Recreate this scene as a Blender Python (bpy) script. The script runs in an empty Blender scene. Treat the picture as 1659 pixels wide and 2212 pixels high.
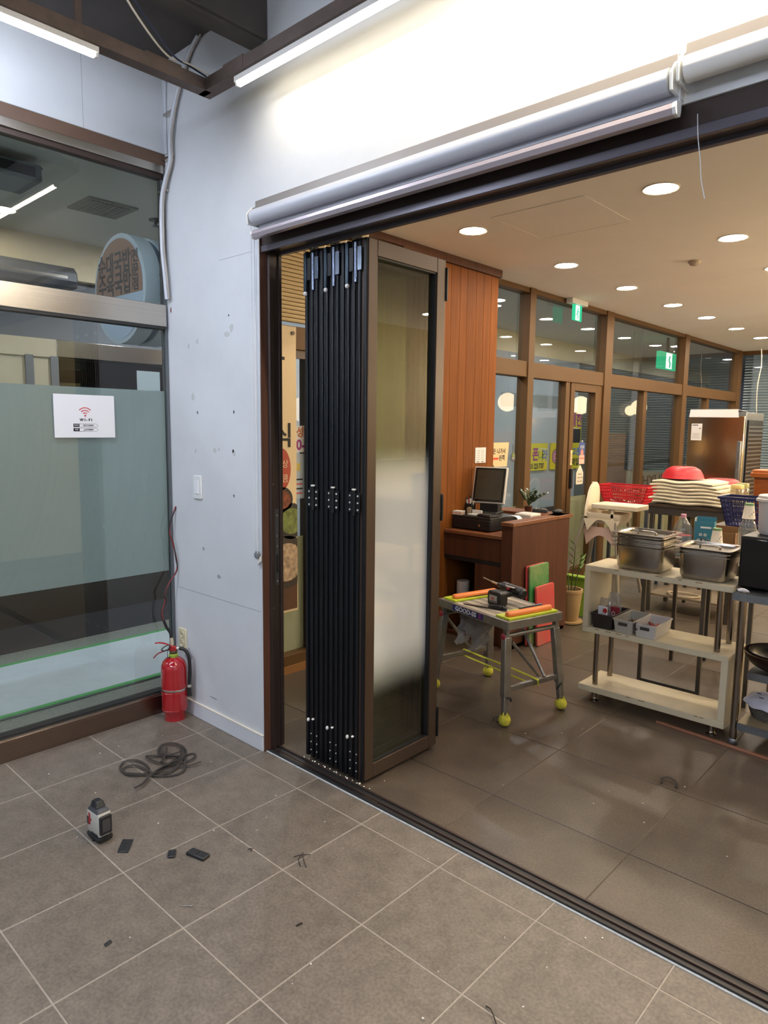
import bpy, bmesh, math, random
from mathutils import Vector, Matrix
from math import pi, sin, cos, radians as rad

# ------------------------------------------------------------------ camera, world, exposure
SC = bpy.context.scene
COL = SC.collection
CAM_POS = Vector((3.0272, -1.8672, 1.5888)); YAW, PIT, ROL = 0.74492, 0.12080, 0.01147; FPX = 1485.96
cam_d = bpy.data.cameras.new('camera'); cam = bpy.data.objects.new('camera', cam_d); COL.objects.link(cam)
cam_d.sensor_fit = 'VERTICAL'; cam_d.sensor_height = 36.0; cam_d.lens = FPX / 2212 * 36.0
cam_d.clip_start = 0.02; cam_d.clip_end = 100
_f = Vector((-sin(YAW)*cos(PIT), cos(YAW)*cos(PIT), -sin(PIT))); _r = Vector((cos(YAW), sin(YAW), 0)); _u = _r.cross(_f)
_r2 = _r*cos(ROL) + _u*sin(ROL); _u2 = -_r*sin(ROL) + _u*cos(ROL)
cam.matrix_world = Matrix(((_r2.x, _u2.x, -_f.x, CAM_POS.x), (_r2.y, _u2.y, -_f.y, CAM_POS.y), (_r2.z, _u2.z, -_f.z, CAM_POS.z), (0, 0, 0, 1)))
SC.camera = cam
SC.view_settings.view_transform = 'Standard'; SC.view_settings.look = 'None'
SC.view_settings.gamma = 1.0; SC.view_settings.use_curve_mapping = False
SC.view_settings.exposure = 0.0
SC.cycles.transparent_max_bounces = 24; SC.cycles.max_bounces = 8; SC.cycles.diffuse_bounces = 4; SC.cycles.glossy_bounces = 4; SC.cycles.transmission_bounces = 6; SC.cycles.sample_clamp_indirect = 6.0; SC.cycles.use_adaptive_sampling = True; SC.cycles.adaptive_threshold = 0.02
wd = bpy.data.worlds.new('world'); SC.world = wd; wd.use_nodes = True
wd.node_tree.nodes['Background'].inputs[0].default_value = (0.45, 0.5, 0.6, 1)
wd.node_tree.nodes['Background'].inputs[1].default_value = 0.04
LED_COOL, LED_WARM, DOWN, CORR, LANT_FILL = 285.0, 45.0, 190.0, 125.0, 95.0      # emission strengths of the lamps, the last for the added lanterns

# ------------------------------------------------------------------ helpers
random.seed(7)
def lin(h):
    h = h.lstrip('#'); c = [int(h[i:i+2], 16)/255 for i in (0, 2, 4)]
    return tuple((v/12.92 if v <= 0.04045 else ((v+0.055)/1.055)**2.4) for v in c) + (1.0,)
MATS = {}
def mat(name, col, rough=0.5, metal=0.0, var=0.0, vscale=8.0, bump=0.0, bscale=40.0, rnd=0.0, spec=0.5, emit=0.0, alpha=1.0,
        stretch=None, col2=None, coat=0.0, trans=0.0, speck=None):
    """principled material: noise colour variation towards col2, fine bump, per-object random value"""
    if name in MATS: return MATS[name]
    m = bpy.data.materials.new(name); m.use_nodes = True; nt = m.node_tree; N = nt.nodes; L = nt.links
    b = N['Principled BSDF']; c = lin(col) if isinstance(col, str) else col
    b.inputs['Base Color'].default_value = c; b.inputs['Roughness'].default_value = rough; b.inputs['Metallic'].default_value = metal
    b.inputs['Specular IOR Level'].default_value = spec
    if coat: b.inputs['Coat Weight'].default_value = coat; b.inputs['Coat Roughness'].default_value = 0.1
    if trans: b.inputs['Transmission Weight'].default_value = trans
    if alpha < 1: b.inputs['Alpha'].default_value = alpha
    if emit: b.inputs['Emission Color'].default_value = c; b.inputs['Emission Strength'].default_value = emit
    src = None
    if var or bump:
        tc = N.new('ShaderNodeTexCoord'); mp = N.new('ShaderNodeMapping'); L.new(tc.outputs['Object'], mp.inputs[0])
        if stretch: mp.inputs['Scale'].default_value = stretch
    if var:
        nz = N.new('ShaderNodeTexNoise'); nz.inputs['Scale'].default_value = vscale; nz.inputs['Detail'].default_value = 6; nz.inputs['Roughness'].default_value = 0.65
        L.new(mp.outputs[0], nz.inputs['Vector'])
        if rnd:
            oi = N.new('ShaderNodeObjectInfo'); ad = N.new('ShaderNodeVectorMath'); ad.operation = 'ADD'; sc = N.new('ShaderNodeVectorMath'); sc.operation = 'SCALE'
            sc.inputs[0].default_value = (31, 17, 23); L.new(oi.outputs['Random'], sc.inputs['Scale']); L.new(mp.outputs[0], ad.inputs[0]); L.new(sc.outputs[0], ad.inputs[1]); L.new(ad.outputs[0], nz.inputs['Vector'])
        mx = N.new('ShaderNodeMix'); mx.data_type = 'RGBA'
        c2 = lin(col2) if col2 else tuple(v*(1-var) for v in c[:3]) + (1,)
        mx.inputs[6].default_value = c; mx.inputs[7].default_value = c2
        mr = N.new('ShaderNodeMapRange'); mr.inputs[1].default_value = 0.35; mr.inputs[2].default_value = 0.65; L.new(nz.outputs[0], mr.inputs[0]); L.new(mr.outputs[0], mx.inputs[0])
        src = mx.outputs[2]
    if rnd:
        oi2 = N.new('ShaderNodeObjectInfo'); hs = N.new('ShaderNodeHueSaturation'); mr2 = N.new('ShaderNodeMapRange')
        mr2.inputs[3].default_value = 1-rnd; mr2.inputs[4].default_value = 1+rnd; L.new(oi2.outputs['Random'], mr2.inputs[0]); L.new(mr2.outputs[0], hs.inputs['Value'])
        if src: L.new(src, hs.inputs['Color'])
        else: hs.inputs['Color'].default_value = c
        src = hs.outputs[0]
    if speck and src:
        n3 = N.new('ShaderNodeTexNoise'); n3.inputs['Scale'].default_value = speck[0]; n3.inputs['Detail'].default_value = 3; L.new(mp.outputs[0], n3.inputs['Vector'])
        m3 = N.new('ShaderNodeMapRange'); m3.inputs[1].default_value = .3; m3.inputs[2].default_value = .7; m3.inputs[3].default_value = 1-speck[1]; m3.inputs[4].default_value = 1+speck[1]; L.new(n3.outputs[0], m3.inputs[0])
        h3 = N.new('ShaderNodeHueSaturation'); L.new(m3.outputs[0], h3.inputs['Value']); L.new(src, h3.inputs['Color']); src = h3.outputs[0]
    if src: L.new(src, b.inputs['Base Color'])
    if bump:
        nb = N.new('ShaderNodeTexNoise'); nb.inputs['Scale'].default_value = bscale; nb.inputs['Detail'].default_value = 4; L.new(mp.outputs[0], nb.inputs['Vector'])
        bp = N.new('ShaderNodeBump'); bp.inputs['Strength'].default_value = bump; bp.inputs['Distance'].default_value = 0.004; L.new(nb.outputs[0], bp.inputs['Height']); L.new(bp.outputs[0], b.inputs['Normal'])
    MATS[name] = m; return m
def emat(name, col, strength):
    if name in MATS: return MATS[name]
    m = bpy.data.materials.new(name); m.use_nodes = True; nt = m.node_tree; nt.nodes.clear()
    e = nt.nodes.new('ShaderNodeEmission'); o = nt.nodes.new('ShaderNodeOutputMaterial'); e.inputs[0].default_value = lin(col); e.inputs[1].default_value = strength
    nt.links.new(e.outputs[0], o.inputs[0]); MATS[name] = m; return m
def glass(name, tint='ffffff', film=None, film_amt=0.0, zramp=None, ior=1.5, rough=0.0):
    """thin architectural glass: see-through with Fresnel mirror; optional printed/frosted film (zramp: fades along object Z)"""
    if name in MATS: return MATS[name]
    m = bpy.data.materials.new(name); m.use_nodes = True; nt = m.node_tree; nt.nodes.clear(); N = nt.nodes; L = nt.links
    o = N.new('ShaderNodeOutputMaterial'); t = N.new('ShaderNodeBsdfTransparent'); t.inputs[0].default_value = lin(tint)
    g = N.new('ShaderNodeBsdfGlossy'); g.inputs['Roughness'].default_value = rough; fr = N.new('ShaderNodeFresnel'); fr.inputs[0].default_value = ior
    base = t.outputs[0]
    if film:
        d = N.new('ShaderNodeBsdfDiffuse'); d.inputs[0].default_value = lin(film); tl = N.new('ShaderNodeBsdfTranslucent'); tl.inputs[0].default_value = lin(film)
        mm = N.new('ShaderNodeMixShader'); mm.inputs[0].default_value = 0.45; L.new(d.outputs[0], mm.inputs[1]); L.new(tl.outputs[0], mm.inputs[2])
        mf = N.new('ShaderNodeMixShader'); mf.inputs[0].default_value = film_amt; L.new(t.outputs[0], mf.inputs[1]); L.new(mm.outputs[0], mf.inputs[2])
        if zramp:
            tc = N.new('ShaderNodeTexCoord'); sp = N.new('ShaderNodeSeparateXYZ'); L.new(tc.outputs['Object'], sp.inputs[0])
            r = N.new('ShaderNodeMapRange'); r.interpolation_type = 'SMOOTHSTEP'; r.inputs[1].default_value = zramp[0]; r.inputs[2].default_value = zramp[1]
            r2 = N.new('ShaderNodeMapRange'); r2.interpolation_type = 'SMOOTHSTEP'; r2.inputs[1].default_value = zramp[2]; r2.inputs[2].default_value = zramp[3]; r2.inputs[3].default_value = 1; r2.inputs[4].default_value = 0
            mu = N.new('ShaderNodeMath'); mu.operation = 'MULTIPLY'; L.new(sp.outputs[2], r.inputs[0]); L.new(sp.outputs[2], r2.inputs[0]); L.new(r.outputs[0], mu.inputs[0]); L.new(r2.outputs[0], mu.inputs[1])
            m2 = N.new('ShaderNodeMath'); m2.operation = 'MULTIPLY'; m2.inputs[1].default_value = film_amt; L.new(mu.outputs[0], m2.inputs[0]); L.new(m2.outputs[0], mf.inputs[0])
        base = mf.outputs[0]
    ge = N.new('ShaderNodeNewGeometry'); iv = N.new('ShaderNodeMath'); iv.operation = 'MULTIPLY_ADD'; iv.inputs[1].default_value = -1.75; iv.inputs[2].default_value = 1.75; L.new(ge.outputs['Backfacing'], iv.inputs[0])
    fm = N.new('ShaderNodeMath'); fm.operation = 'MULTIPLY'; fm.use_clamp = True; L.new(fr.outputs[0], fm.inputs[0]); L.new(iv.outputs[0], fm.inputs[1])   # both faces' mirror counted at the entry face
    mx = N.new('ShaderNodeMixShader'); L.new(fm.outputs[0], mx.inputs[0]); L.new(base, mx.inputs[1]); L.new(g.outputs[0], mx.inputs[2]); L.new(mx.outputs[0], o.inputs[0])
    MATS[name] = m; return m

class MB:
    """collects verts/faces of one mesh"""
    def __init__(s): s.v = []; s.f = []
    def add(s, vs, fs, M=None):
        b = len(s.v); s.v += [tuple(M @ Vector(v)) if M else tuple(v) for v in vs]; s.f += [tuple(i+b for i in f) for f in fs]; return s
    def box(s, x0, x1, y0, y1, z0, z1, M=None):
        if x0 > x1: x0, x1 = x1, x0
        if y0 > y1: y0, y1 = y1, y0
        if z0 > z1: z0, z1 = z1, z0
        return s.add([(x0,y0,z0),(x1,y0,z0),(x1,y1,z0),(x0,y1,z0),(x0,y0,z1),(x1,y0,z1),(x1,y1,z1),(x0,y1,z1)],
                     [(0,3,2,1),(4,5,6,7),(0,1,5,4),(1,2,6,5),(2,3,7,6),(3,0,4,7)], M)
    def loft(s, loops, cap=(True, True), M=None):
        n = len(loops[0]); vs = [p for l in loops for p in l]; fs = []
        for k in range(len(loops)-1):
            for i in range(n):
                j = (i+1) % n; fs.append((k*n+i, k*n+j, (k+1)*n+j, (k+1)*n+i))
        if cap[0]: fs.append(tuple(reversed(range(n))))
        if cap[1]: fs.append(tuple((len(loops)-1)*n+i for i in range(n)))
        return s.add(vs, fs, M)
    def cyl(s, p0, p1, r0, r1=None, n=16, cap=(True, True)):
        p0 = Vector(p0); p1 = Vector(p1); r1 = r0 if r1 is None else r1; d = (p1-p0).normalized()
        a = d.orthogonal().normalized(); b = d.cross(a)
        return s.loft([[p+(a*cos(2*pi*i/n)+b*sin(2*pi*i/n))*r for i in range(n)] for p, r in ((p0, r0), (p1, r1))], cap)
    def tube(s, pts, r, n=8, closed=False, flat=None):
        pts = [Vector(p) for p in pts]; m = len(pts); loops = []; a = None
        for k in range(m):
            d = (pts[(k+1) % m]-pts[k-1]) if closed else (pts[min(k+1, m-1)]-pts[max(k-1, 0)]); d = d.normalized()
            if a is None: a = d.orthogonal().normalized() if flat is None else (Vector(flat)-d*Vector(flat).dot(d)).normalized()
            else: a = (a-d*a.dot(d)).normalized()
            b = d.cross(a); rr = r[k] if isinstance(r, (list, tuple)) else r; rb = rr*(1 if flat is None else 0.35)
            loops.append([pts[k]+a*cos(2*pi*i/n)*(rr if flat is None else rb)+b*sin(2*pi*i/n)*rr for i in range(n)])
        if closed:
            loops.append(loops[0]); return s.loft(loops, (False, False))
        return s.loft(loops)
    def lathe(s, prof, c=(0, 0, 0), n=24, cap=(True, True), M=None):
        loops = [[(c[0]+r*cos(2*pi*i/n), c[1]+r*sin(2*pi*i/n), c[2]+z) for i in range(n)] for r, z in prof]
        return s.loft(loops, cap, M)
    def prism(s, poly, axis, a0, a1, M=None):
        def pt(p, a): return (a, p[0], p[1]) if axis == 'x' else ((p[0], a, p[1]) if axis == 'y' else (p[0], p[1], a))
        return s.loft([[pt(p, a0) for p in poly], [pt(p, a1) for p in poly]], M=M)
    def sphere(s, c, r, n=12, sq=(1, 1, 1), M=None):
        k = n//2; loops = [[(c[0]+sq[0]*r*sin(pi*(j+.02)/(k+.04))*cos(2*pi*i/n), c[1]+sq[1]*r*sin(pi*(j+.02)/(k+.04))*sin(2*pi*i/n), c[2]-sq[2]*r*cos(pi*(j+.02)/(k+.04))) for i in range(n)] for j in range(k+1)]
        return s.loft(loops, M=M)
    def obj(s, name, material=None, parent=None, bevel=0.0, smooth=None, seg=2, M=None, loc=None):
        me = bpy.data.meshes.new(name); me.from_pydata(s.v, [], s.f); me.validate()
        if loc is not None:
            me.transform(Matrix.Translation(-Vector(loc)))
        bm = bmesh.new(); bm.from_mesh(me); bmesh.ops.recalc_face_normals(bm, faces=bm.faces); bm.to_mesh(me); bm.free()
        if smooth: me.shade_smooth(); me.set_sharp_from_angle(angle=rad(smooth))
        o = bpy.data.objects.new(name, me); COL.objects.link(o)
        if loc is not None: o.location = loc
        if material: me.materials.append(material)
        if parent: o.parent = parent
        if bevel:
            md = o.modifiers.new('bevel', 'BEVEL'); md.width = bevel; md.segments = seg; md.limit_method = 'ANGLE'; md.angle_limit = rad(35)
            if not smooth: me.shade_smooth(); me.set_sharp_from_angle(angle=rad(28))
        return o
def B(*a): return MB().box(*a)
def rrect(x0, x1, y0, y1, r, n=4):
    pts = []
    for cx, cy, a0 in ((x1-r, y1-r, 0), (x0+r, y1-r, 90), (x0+r, y0+r, 180), (x1-r, y0+r, 270)):
        for k in range(n+1): a = rad(a0+90*k/n); pts.append((cx+r*cos(a), cy+r*sin(a)))
    return pts
def thing(name, label, cat, loc=(0, 0, 0), rz=0.0, group=None):
    o = bpy.data.objects.new(name, None); COL.objects.link(o); o.location = loc; o.rotation_euler = (0, 0, rz); o.empty_display_size = 0.1
    return tag(o, label, cat, group)
def tag(o, label, cat, group=None):
    o['label'] = label; o['category'] = cat
    if group: o['group'] = group
    return o
def struct(o, label=None):
    o['kind'] = 'structure'
    if label: o['label'] = label
    return o
def sroot(name, label=None, loc=(0, 0, 0)):
    o = bpy.data.objects.new(name, None); COL.objects.link(o); o.location = loc; return struct(o, label)
def copy_tree(o, parent=None):
    c = o.copy(); COL.objects.link(c)
    if parent: c.parent = parent
    for ch in [x for x in bpy.data.objects if x.parent == o and x is not c]: copy_tree(ch, c)
    return c
def text(body, size, material, parent, M, name='lettering', depth=0.0008, xs=1.0, align='CENTER', bold=0.0):
    """flat lettering mesh; M places it (x = reading direction, y = up, z = out of the surface)"""
    cu = bpy.data.curves.new('t', 'FONT'); cu.body = body; cu.size = size; cu.align_x = align; cu.align_y = 'CENTER'; cu.extrude = depth/2; cu.offset = bold; cu.resolution_u = 3
    to = bpy.data.objects.new('t', cu); me = bpy.data.meshes.new_from_object(to)
    bpy.data.objects.remove(to); bpy.data.curves.remove(cu)
    me.transform(Matrix.Diagonal((xs, 1, 1, 1))); me.name = name
    o = bpy.data.objects.new(name, me); COL.objects.link(o); me.materials.clear(); me.materials.append(material)
    o.parent = parent; o.matrix_local = M
    return o
def face_x(y, z, x, flip=False):     # writing on a plane x = const read from +x (reading direction +y); flip mirrors it
    return Matrix(((0, 0, 1, x), (-1 if flip else 1, 0, 0, y), (0, 1, 0, z), (0, 0, 0, 1)))
def face_y(x, z, y):                 # writing on a plane y = const read from -y
    return Matrix(((1, 0, 0, x), (0, 0, -1, y), (0, 1, 0, z), (0, 0, 0, 1)))

# ------------------------------------------------------------------ materials of the setting
m_white = mat('white paint', 'c8cbcd', .6, var=.06, vscale=3, bump=.05, bscale=60)
m_base = mat('white skirting', 'c9ccd0', .45)
m_tileA = mat('grey brown stone tile', '6f665c', .45, var=.5, vscale=14, col2='5e564d', bump=.12, bscale=120, rnd=.05, speck=(95, .22))
m_tileB = mat('dark brown stone tile', '544a3f', .36, var=.5, vscale=5, col2='463d34', bump=.1, bscale=90, rnd=.06, speck=(110, .25))
m_grout = mat('pale grout', '9b9286', .85, var=.2, vscale=30)
m_groutB = mat('brown grout', '5a5045', .85)
m_ceilB = mat('cream ceiling paint', 'ece6de', .8, var=.04, vscale=2)
m_ceilA = mat('dark brown concrete paint', '4a4542', .9, var=.25, vscale=3, bump=.3, bscale=25)
m_alu = mat('dark brown aluminium', '3b302c', .38, .35)
m_aluF = mat('bronze brown aluminium', '5d4428', .5, .1, spec=.25)
m_blk = mat('black aluminium', '191b1f', .32, .4)
m_ss = mat('brushed stainless', 'c3bcb3', .27, 1.0, var=.12, vscale=6, stretch=(1, 0.2, 30))
m_brownp = mat('brown painted steel', '5c4638', .5, var=.2, vscale=6)
m_wood = mat('orange brown wood veneer', '7c471a', .6, spec=.15, var=.35, vscale=5, stretch=(6, 6, .35), col2='6b3c11', rnd=.07, bump=.05, bscale=60)
m_woodD = mat('dark red brown veneer', '54301f', .5, spec=.25, var=.3, vscale=5, stretch=(6, 6, .4), col2='47281b')
m_glass = glass('clear shop glass', 'f1f6f4')
m_black = mat('matt black plastic', '17181a', .5)
m_led = None

# ================================================================== THE SETTING
# ---- floors: every tile a part of its floor
GX = 0.4; GY = 0.4036
fl = struct(B(-0.37, 6.2, -6.2, 0.135, -0.05, -0.0012).obj('floor', m_grout), 'grey brown square tiled floor of the emptied front room')
def tiles(parent, xs, ys, gap, material, name='floor_tile', z=0.0):
    cache = {}
    for i in range(len(xs)-1):
        for j in range(len(ys)-1):
            w, d = xs[i+1]-xs[i]-gap, ys[j+1]-ys[j]-gap
            if w < .01 or d < .01: continue
            key = (round(w, 4), round(d, 4)); loc = (xs[i]+gap/2+w/2, ys[j]+gap/2+d/2, z)
            if key not in cache:
                e = .0012
                lo = [(-w/2, -d/2, -.006), (w/2, -d/2, -.006), (w/2, d/2, -.006), (-w/2, d/2, -.006)]; mi = [(x, y, -e) for x, y, _ in lo]
                hi = [(x-math.copysign(e, x), y-math.copysign(e, y), 0) for x, y, _ in lo]
                o = MB().loft([lo, mi, hi]).obj(name, material, parent); cache[key] = o.data
            else:
                o = bpy.data.objects.new(name, cache[key]); COL.objects.link(o); o.parent = parent
            o.location = loc
xsA = [-0.366]+[GX*k for k in range(0, 12)]; ysA = [-GY*k for k in range(8, -1, -1)]
tiles(fl, xsA, ysA, .005, m_tileA)
tiles(fl, [-0.366, 0.0, .4], [0.0, .112], .005, m_tileA)
tiles(fl, [.4]+[GX*k for k in range(2, 12)], [0.0, .127], .005, m_tileA)
B(.42, 6, .121, .129, -.004, .002).obj('silicone_bead', mat('grey white silicone', 'b9c0c6', .5, var=.3, vscale=40), fl)
flB = struct(B(-0.37, 6.2, .195, 10.2, -.05, -.003).obj('floor_rear', m_groutB), 'dark brown large tiled floor of the rear dining room')
tiles(flB, [-0.366, .24, .85, 1.46, 2.072, 2.68, 3.29, 3.9], [.2, .56]+[.56+.588*k for k in range(1, 17)], .004, m_tileB)
flC = struct(B(-2.75, -.37, -3.2, 16, -.06, -.002).obj('floor_corridor', mat('speckled granite floor', '8b8f8a', .35, var=.45, vscale=90, col2='686c69')), 'speckled grey floor of the arcade corridor outside')
B(-2.72, -2.04, -3.2, 16, -.001, .001).obj('dark_border', mat('dark grey stone', '34363a', .35, var=.2, vscale=20), flC)

# ---- rear-room and front-room ceilings
ce = struct(B(-.5, 6.2, -6.2, .3, 3.43, 3.5).obj('ceiling', m_ceilA), 'dark unfinished ceiling of the front room')
B(.385, .49, -6.2, .112, 3.24, 3.43).obj('beam', m_ceilA, ce, bevel=.004)
B(.39, .47, -.42, .1, 3.225, 3.24).obj('beam_flange', m_ceilA, ce)
ceB = struct(B(-.37, 6.2, .3, 10.2, 2.86, 2.95).obj('ceiling_rear', m_ceilB), 'cream ceiling with recessed downlights in the rear dining room')
struct(B(-2.75, -.46, -3.2, 16, 3.05, 3.12).obj('ceiling_corridor', mat('grey white corridor ceiling', 'c3c6c2', .8, var=.06, vscale=2)), 'grey ceiling of the arcade corridor')

# ---- partition wall (white) with the wide opening
wb = struct(B(-.40, .42, .115, .225, 0, 3.43).obj('wall_back', m_white), 'white partition wall around the wide opening')
B(.42, 6.2, .115, .225, 2.462, 3.43).obj('upper_panel', m_white, wb)
B(-.36, .415, .104, .116, 0, .078).obj('baseboard', m_base, wb, bevel=.003)
B(-.36, .415, .103, .1165, .078, .083).obj('baseboard_cap', mat('cream skirting cap', 'cfc8bb', .5), wb)
B(.4175, .4215, .112, .225, 0, 2.46).obj('door_reveal', mat('reddish brown reveal board', '5b3a2b', .5, var=.25, vscale=4, stretch=(5, 5, .6)), wb)
m_seam = mat('seam shadow grey', '8f9397', .8)
B(-.35, .40, .1142, .1152, .702, .7045).obj('panel_seam', m_seam, wb)
B(.1, .36, .1142, .1152, 2.385, 2.3865).obj('panel_seam', m_seam, wb)
# scuffs and filler patches on the white wall
rs = random.Random(3)
m_scuff = mat('grey scuff mark', '969a9e', .8); m_fill = mat('filler patch', 'b4b6b4', .9); m_hole = mat('nail hole', '4b4a49', .9)
for i, (x, z, w, h, mm) in enumerate([(-.19, 2.0, .012, .02, m_fill), (-.11, 2.02, .012, .016, m_fill), (.15, 2.035, .03, .016, m_fill), (.19, 2.06, .02, .024, m_fill), (.17, 2.12, .006, .009, m_hole),
        (-.16, 1.74, .02, .024, m_fill), (-.12, 1.66, .008, .012, m_hole), (-.145, 1.46, .012, .02, m_fill), (.03, 1.47, .02, .018, m_fill), (.07, 1.475, .012, .012, m_fill), (.19, 1.47, .01, .01, m_hole), (.2, 1.46, .014, .02, m_fill),
        (.2, 1.66, .008, .01, m_hole), (.19, 1.25, .008, .01, m_hole), (-.355, 2.2, .008, .022, mat('red brown chip', '6a2f2a', .8)), (-.09, .95, .014, .012, m_scuff), (.05, .82, .02, .014, m_scuff), (-.02, .15, .05, .006, m_scuff), (-.26, .33, .05, .05, m_scuff)]):
    pts = [(x+w*(.5+.5*rs.random())*cos(2*pi*k/9), z+h*(.5+.5*rs.random())*sin(2*pi*k/9)) for k in range(9)]
    MB().prism(pts, 'y', .1143, .116).obj('scuff_mark', mm, wb)
# outer shell behind the camera
struct(B(6.2, 6.35, -6.2, .3, 0, 3.5).obj('wall_right', m_white)); struct(B(4.75, 4.9, .3, 10.2, 0, 2.9).obj('wall_kitchen', mat('beige kitchen wall', 'd6c9a6', .6, var=.08, vscale=2)), 'beige kitchen wall at the right of the rear room'); struct(B(-.5, 6.2, -6.35, -6.2, 0, 3.5).obj('wall_front', m_white))
struct(B(-.46, -.402, .115, .31, 0, 3.43).obj('wall_corner', m_alu))

# ---- header frame, jamb and bottom track of the folding door
hd = struct(B(.42, 6.2, .122, .225, 2.385, 2.462).obj('trim_1', m_alu, bevel=.002), 'dark brown aluminium head track over the opening')
B(.42, 6.2, .118, .135, 2.372, 2.40).obj('head_lip', mat('slate grey aluminium', '57545c', .35, .4), hd, bevel=.002)
B(.42, 6.2, .205, .226, 2.372, 2.40).obj('head_lip', MATS['slate grey aluminium'], hd, bevel=.002)
jb = sroot('trim_2', 'dark brown jamb post with lock strike at the opening')
B(.42, .432, .150, .222, 0.01, 2.385).obj('jamb_post', m_alu, jb, bevel=.002)
B(.432, .440, .150, .172, 0.01, 2.385).obj('jamb_lip', m_alu, jb, bevel=.002)
B(.432, .440, .204, .222, 0.01, 2.385).obj('jamb_lip', m_alu, jb, bevel=.002)
sk = B(.432, .4345, .178, .199, .83, 1.20).obj('strike_plate', mat('dull grey steel', '5e6062', .4, .8), jb, bevel=.001)
for z in (.85, 1.02, 1.07, 1.17): MB().cyl((.434, .188, z), (.4365, .188, z), .005, n=10).obj('screw', m_ss, sk)
B(.4342, .4358, .183, .194, .89, .98).obj('slot', m_black, sk)
for z in (1.32, .72, 1.8, .45): MB().cyl((.439, .16, z), (.4415, .16, z), .004, n=8).obj('screw', m_ss, jb)
tr = sroot('trim_3', 'black floor track of the folding door')
B(.43, 6.2, .129, .2, -.003, .003).obj('track_base', m_alu, tr)
for a, b in ((.129, .143), (.156, .164), (.190, .2)): B(.43, 6.2, a, b, .003, .010).obj('track_rib', m_alu if a > .13 else m_black, tr)
B(.43, 6.2, .1645, .1895, .003, .0045).obj('track_groove', m_black, tr)
B(.47, 1.15, .146, .150, .003, .0095).obj('bright_edge', m_ss, tr)
for k in range(18): MB().sphere((.62+.42*k/17+.006*(k % 3), .196+.004*(k % 2), .013), .0055 if k % 3 else .008, n=8).obj('roller_bearing', mat('bright zinc', 'cfcabf', .25, 1), tr, smooth=60)

# ---- window_1: glazed shop front of the front room
w1 = sroot('window_1', 'tall glazed shopfront with stainless rails beside the white wall')
B(-.43, -.365, -3.2, .104, 0, .105).obj('sill', mat('bronze brushed steel', '8d7b70', .3, 1.0, var=.15, vscale=6, stretch=(1, .2, 30)), w1, bevel=.003)
B(-.44, -.372, -3.2, .10, .105, .112).obj('sill_cap', m_ss, w1)
B(-.44, -.385, -3.2, .10, .112, .122).obj('glazing_bead', m_black, w1)
B(-.41, -.40, -3.2, .098, .122, 2.865).obj('pane', m_glass, w1)
B(-.43, -.372, -3.2, .098, 2.112, 2.225).obj('rail', m_ss, w1, bevel=.003)
B(-.43, -.376, -3.2, .098, 2.098, 2.112).obj('rail_shadow_gap', m_black, w1)
B(-.43, -.385, -3.2, .098, 2.862, 2.885).obj('top_bead', m_alu, w1)
B(-.43, -.368, -3.2, .10, 2.885, 2.925).obj('top_rail', m_ss, w1, bevel=.002)
B(-.4125, -.41, -3.2, .096, .79, 1.775).obj('frosted_film', glass('sea green frosted film', 'eef3f2', 'b6c1c3', .84), w1)
B(-.42, -.388, .098, .113, .1, 2.86).obj('edge_channel', mat('grey aluminium channel', '6d7276', .4, .7), w1)
wl = struct(B(-.5, -.385, -3.2, .114, 2.985, 3.43).obj('wall_left', m_white), 'white panelled wall above the shopfront')
B(-.5, -.372, -3.2, .112, 2.925, 2.985).obj('brown_strip', m_brownp, wl, bevel=.002)
B(-.386, -.3845, -.305, -.303, 2.985, 3.43).obj('panel_seam', m_seam, wl)
B(-.386, -.3845, -3.2, .10, 2.990, 2.9915).obj('panel_seam', m_seam, wl)
struct(B(-.5, -.385, -6.2, -3.2, 0, 3.43).obj('wall_left_rear', m_white))

# ================================================================== LIGHTS OF THE PLACE, plus added fill lanterns
m_ledW = emat('warm white LED diffuser', 'fff0d6', LED_WARM); m_ledW2 = emat('bright warm LED diffuser', 'fff0d6', LED_WARM*7); m_ledC = emat('cool white LED diffuser', 'e4ecff', LED_COOL)
m_cap = mat('white lamp plastic', 'd8d6cf', .4)
def led_tube(loc, axis, length, material, label):
    t = thing('led_tube_light', label, 'lamp', loc); hx = axis == 'x'
    s = [(-.016, .012), (-.014, -.010), (-.008, -.022), (.008, -.022), (.014, -.010), (.016, .012)]
    sg = 1 if length > 0 else -1; ax = 'x' if hx else 'y'
    MB().prism(s[1:5], ax, sg*.012, length-sg*.012).obj('diffuser', material, t)
    MB().prism([(-.017, .014), (-.017, -.008), (-.0145, -.008), (-.0145, .010), (.0145, .010), (.0145, -.008), (.017, -.008), (.017, .014)], ax, 0, length).obj('housing', m_cap, t)
    for a, b in ((0, sg*.012), (length-sg*.012, length)): MB().prism(s, ax, a, b).obj('end_cap', m_cap, t, bevel=.002)
    return t
ZR = 2.995; RX, RY = .288, -.058
led_tube((.505, RY, ZR+.012), 'x', 1.15, m_ledW, 'warm white LED tube along the top of the white wall')
led_tube((1.70, RY, ZR+.012), 'x', 1.2, m_ledW2, 'second LED tube glaring on the white wall out to the right')
led_tube((2.95, RY, ZR+.012), 'x', 1.2, m_ledW2, 'third LED tube at the right end of the light frame')
led_tube((RX, -.548, ZR+.012), 'y', -2.4, m_ledC, 'cool white LED tube hung above the glazed shopfront')
led_tube((4.9, -1.0, ZR+.012), 'y', -2.4, m_ledC, 'cool white LED tube on the far side of the light frame')
led_tube((1.6, -3.9, ZR+.012), 'x', 2.4, m_ledC, 'cool white LED tube at the front of the light frame')
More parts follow.
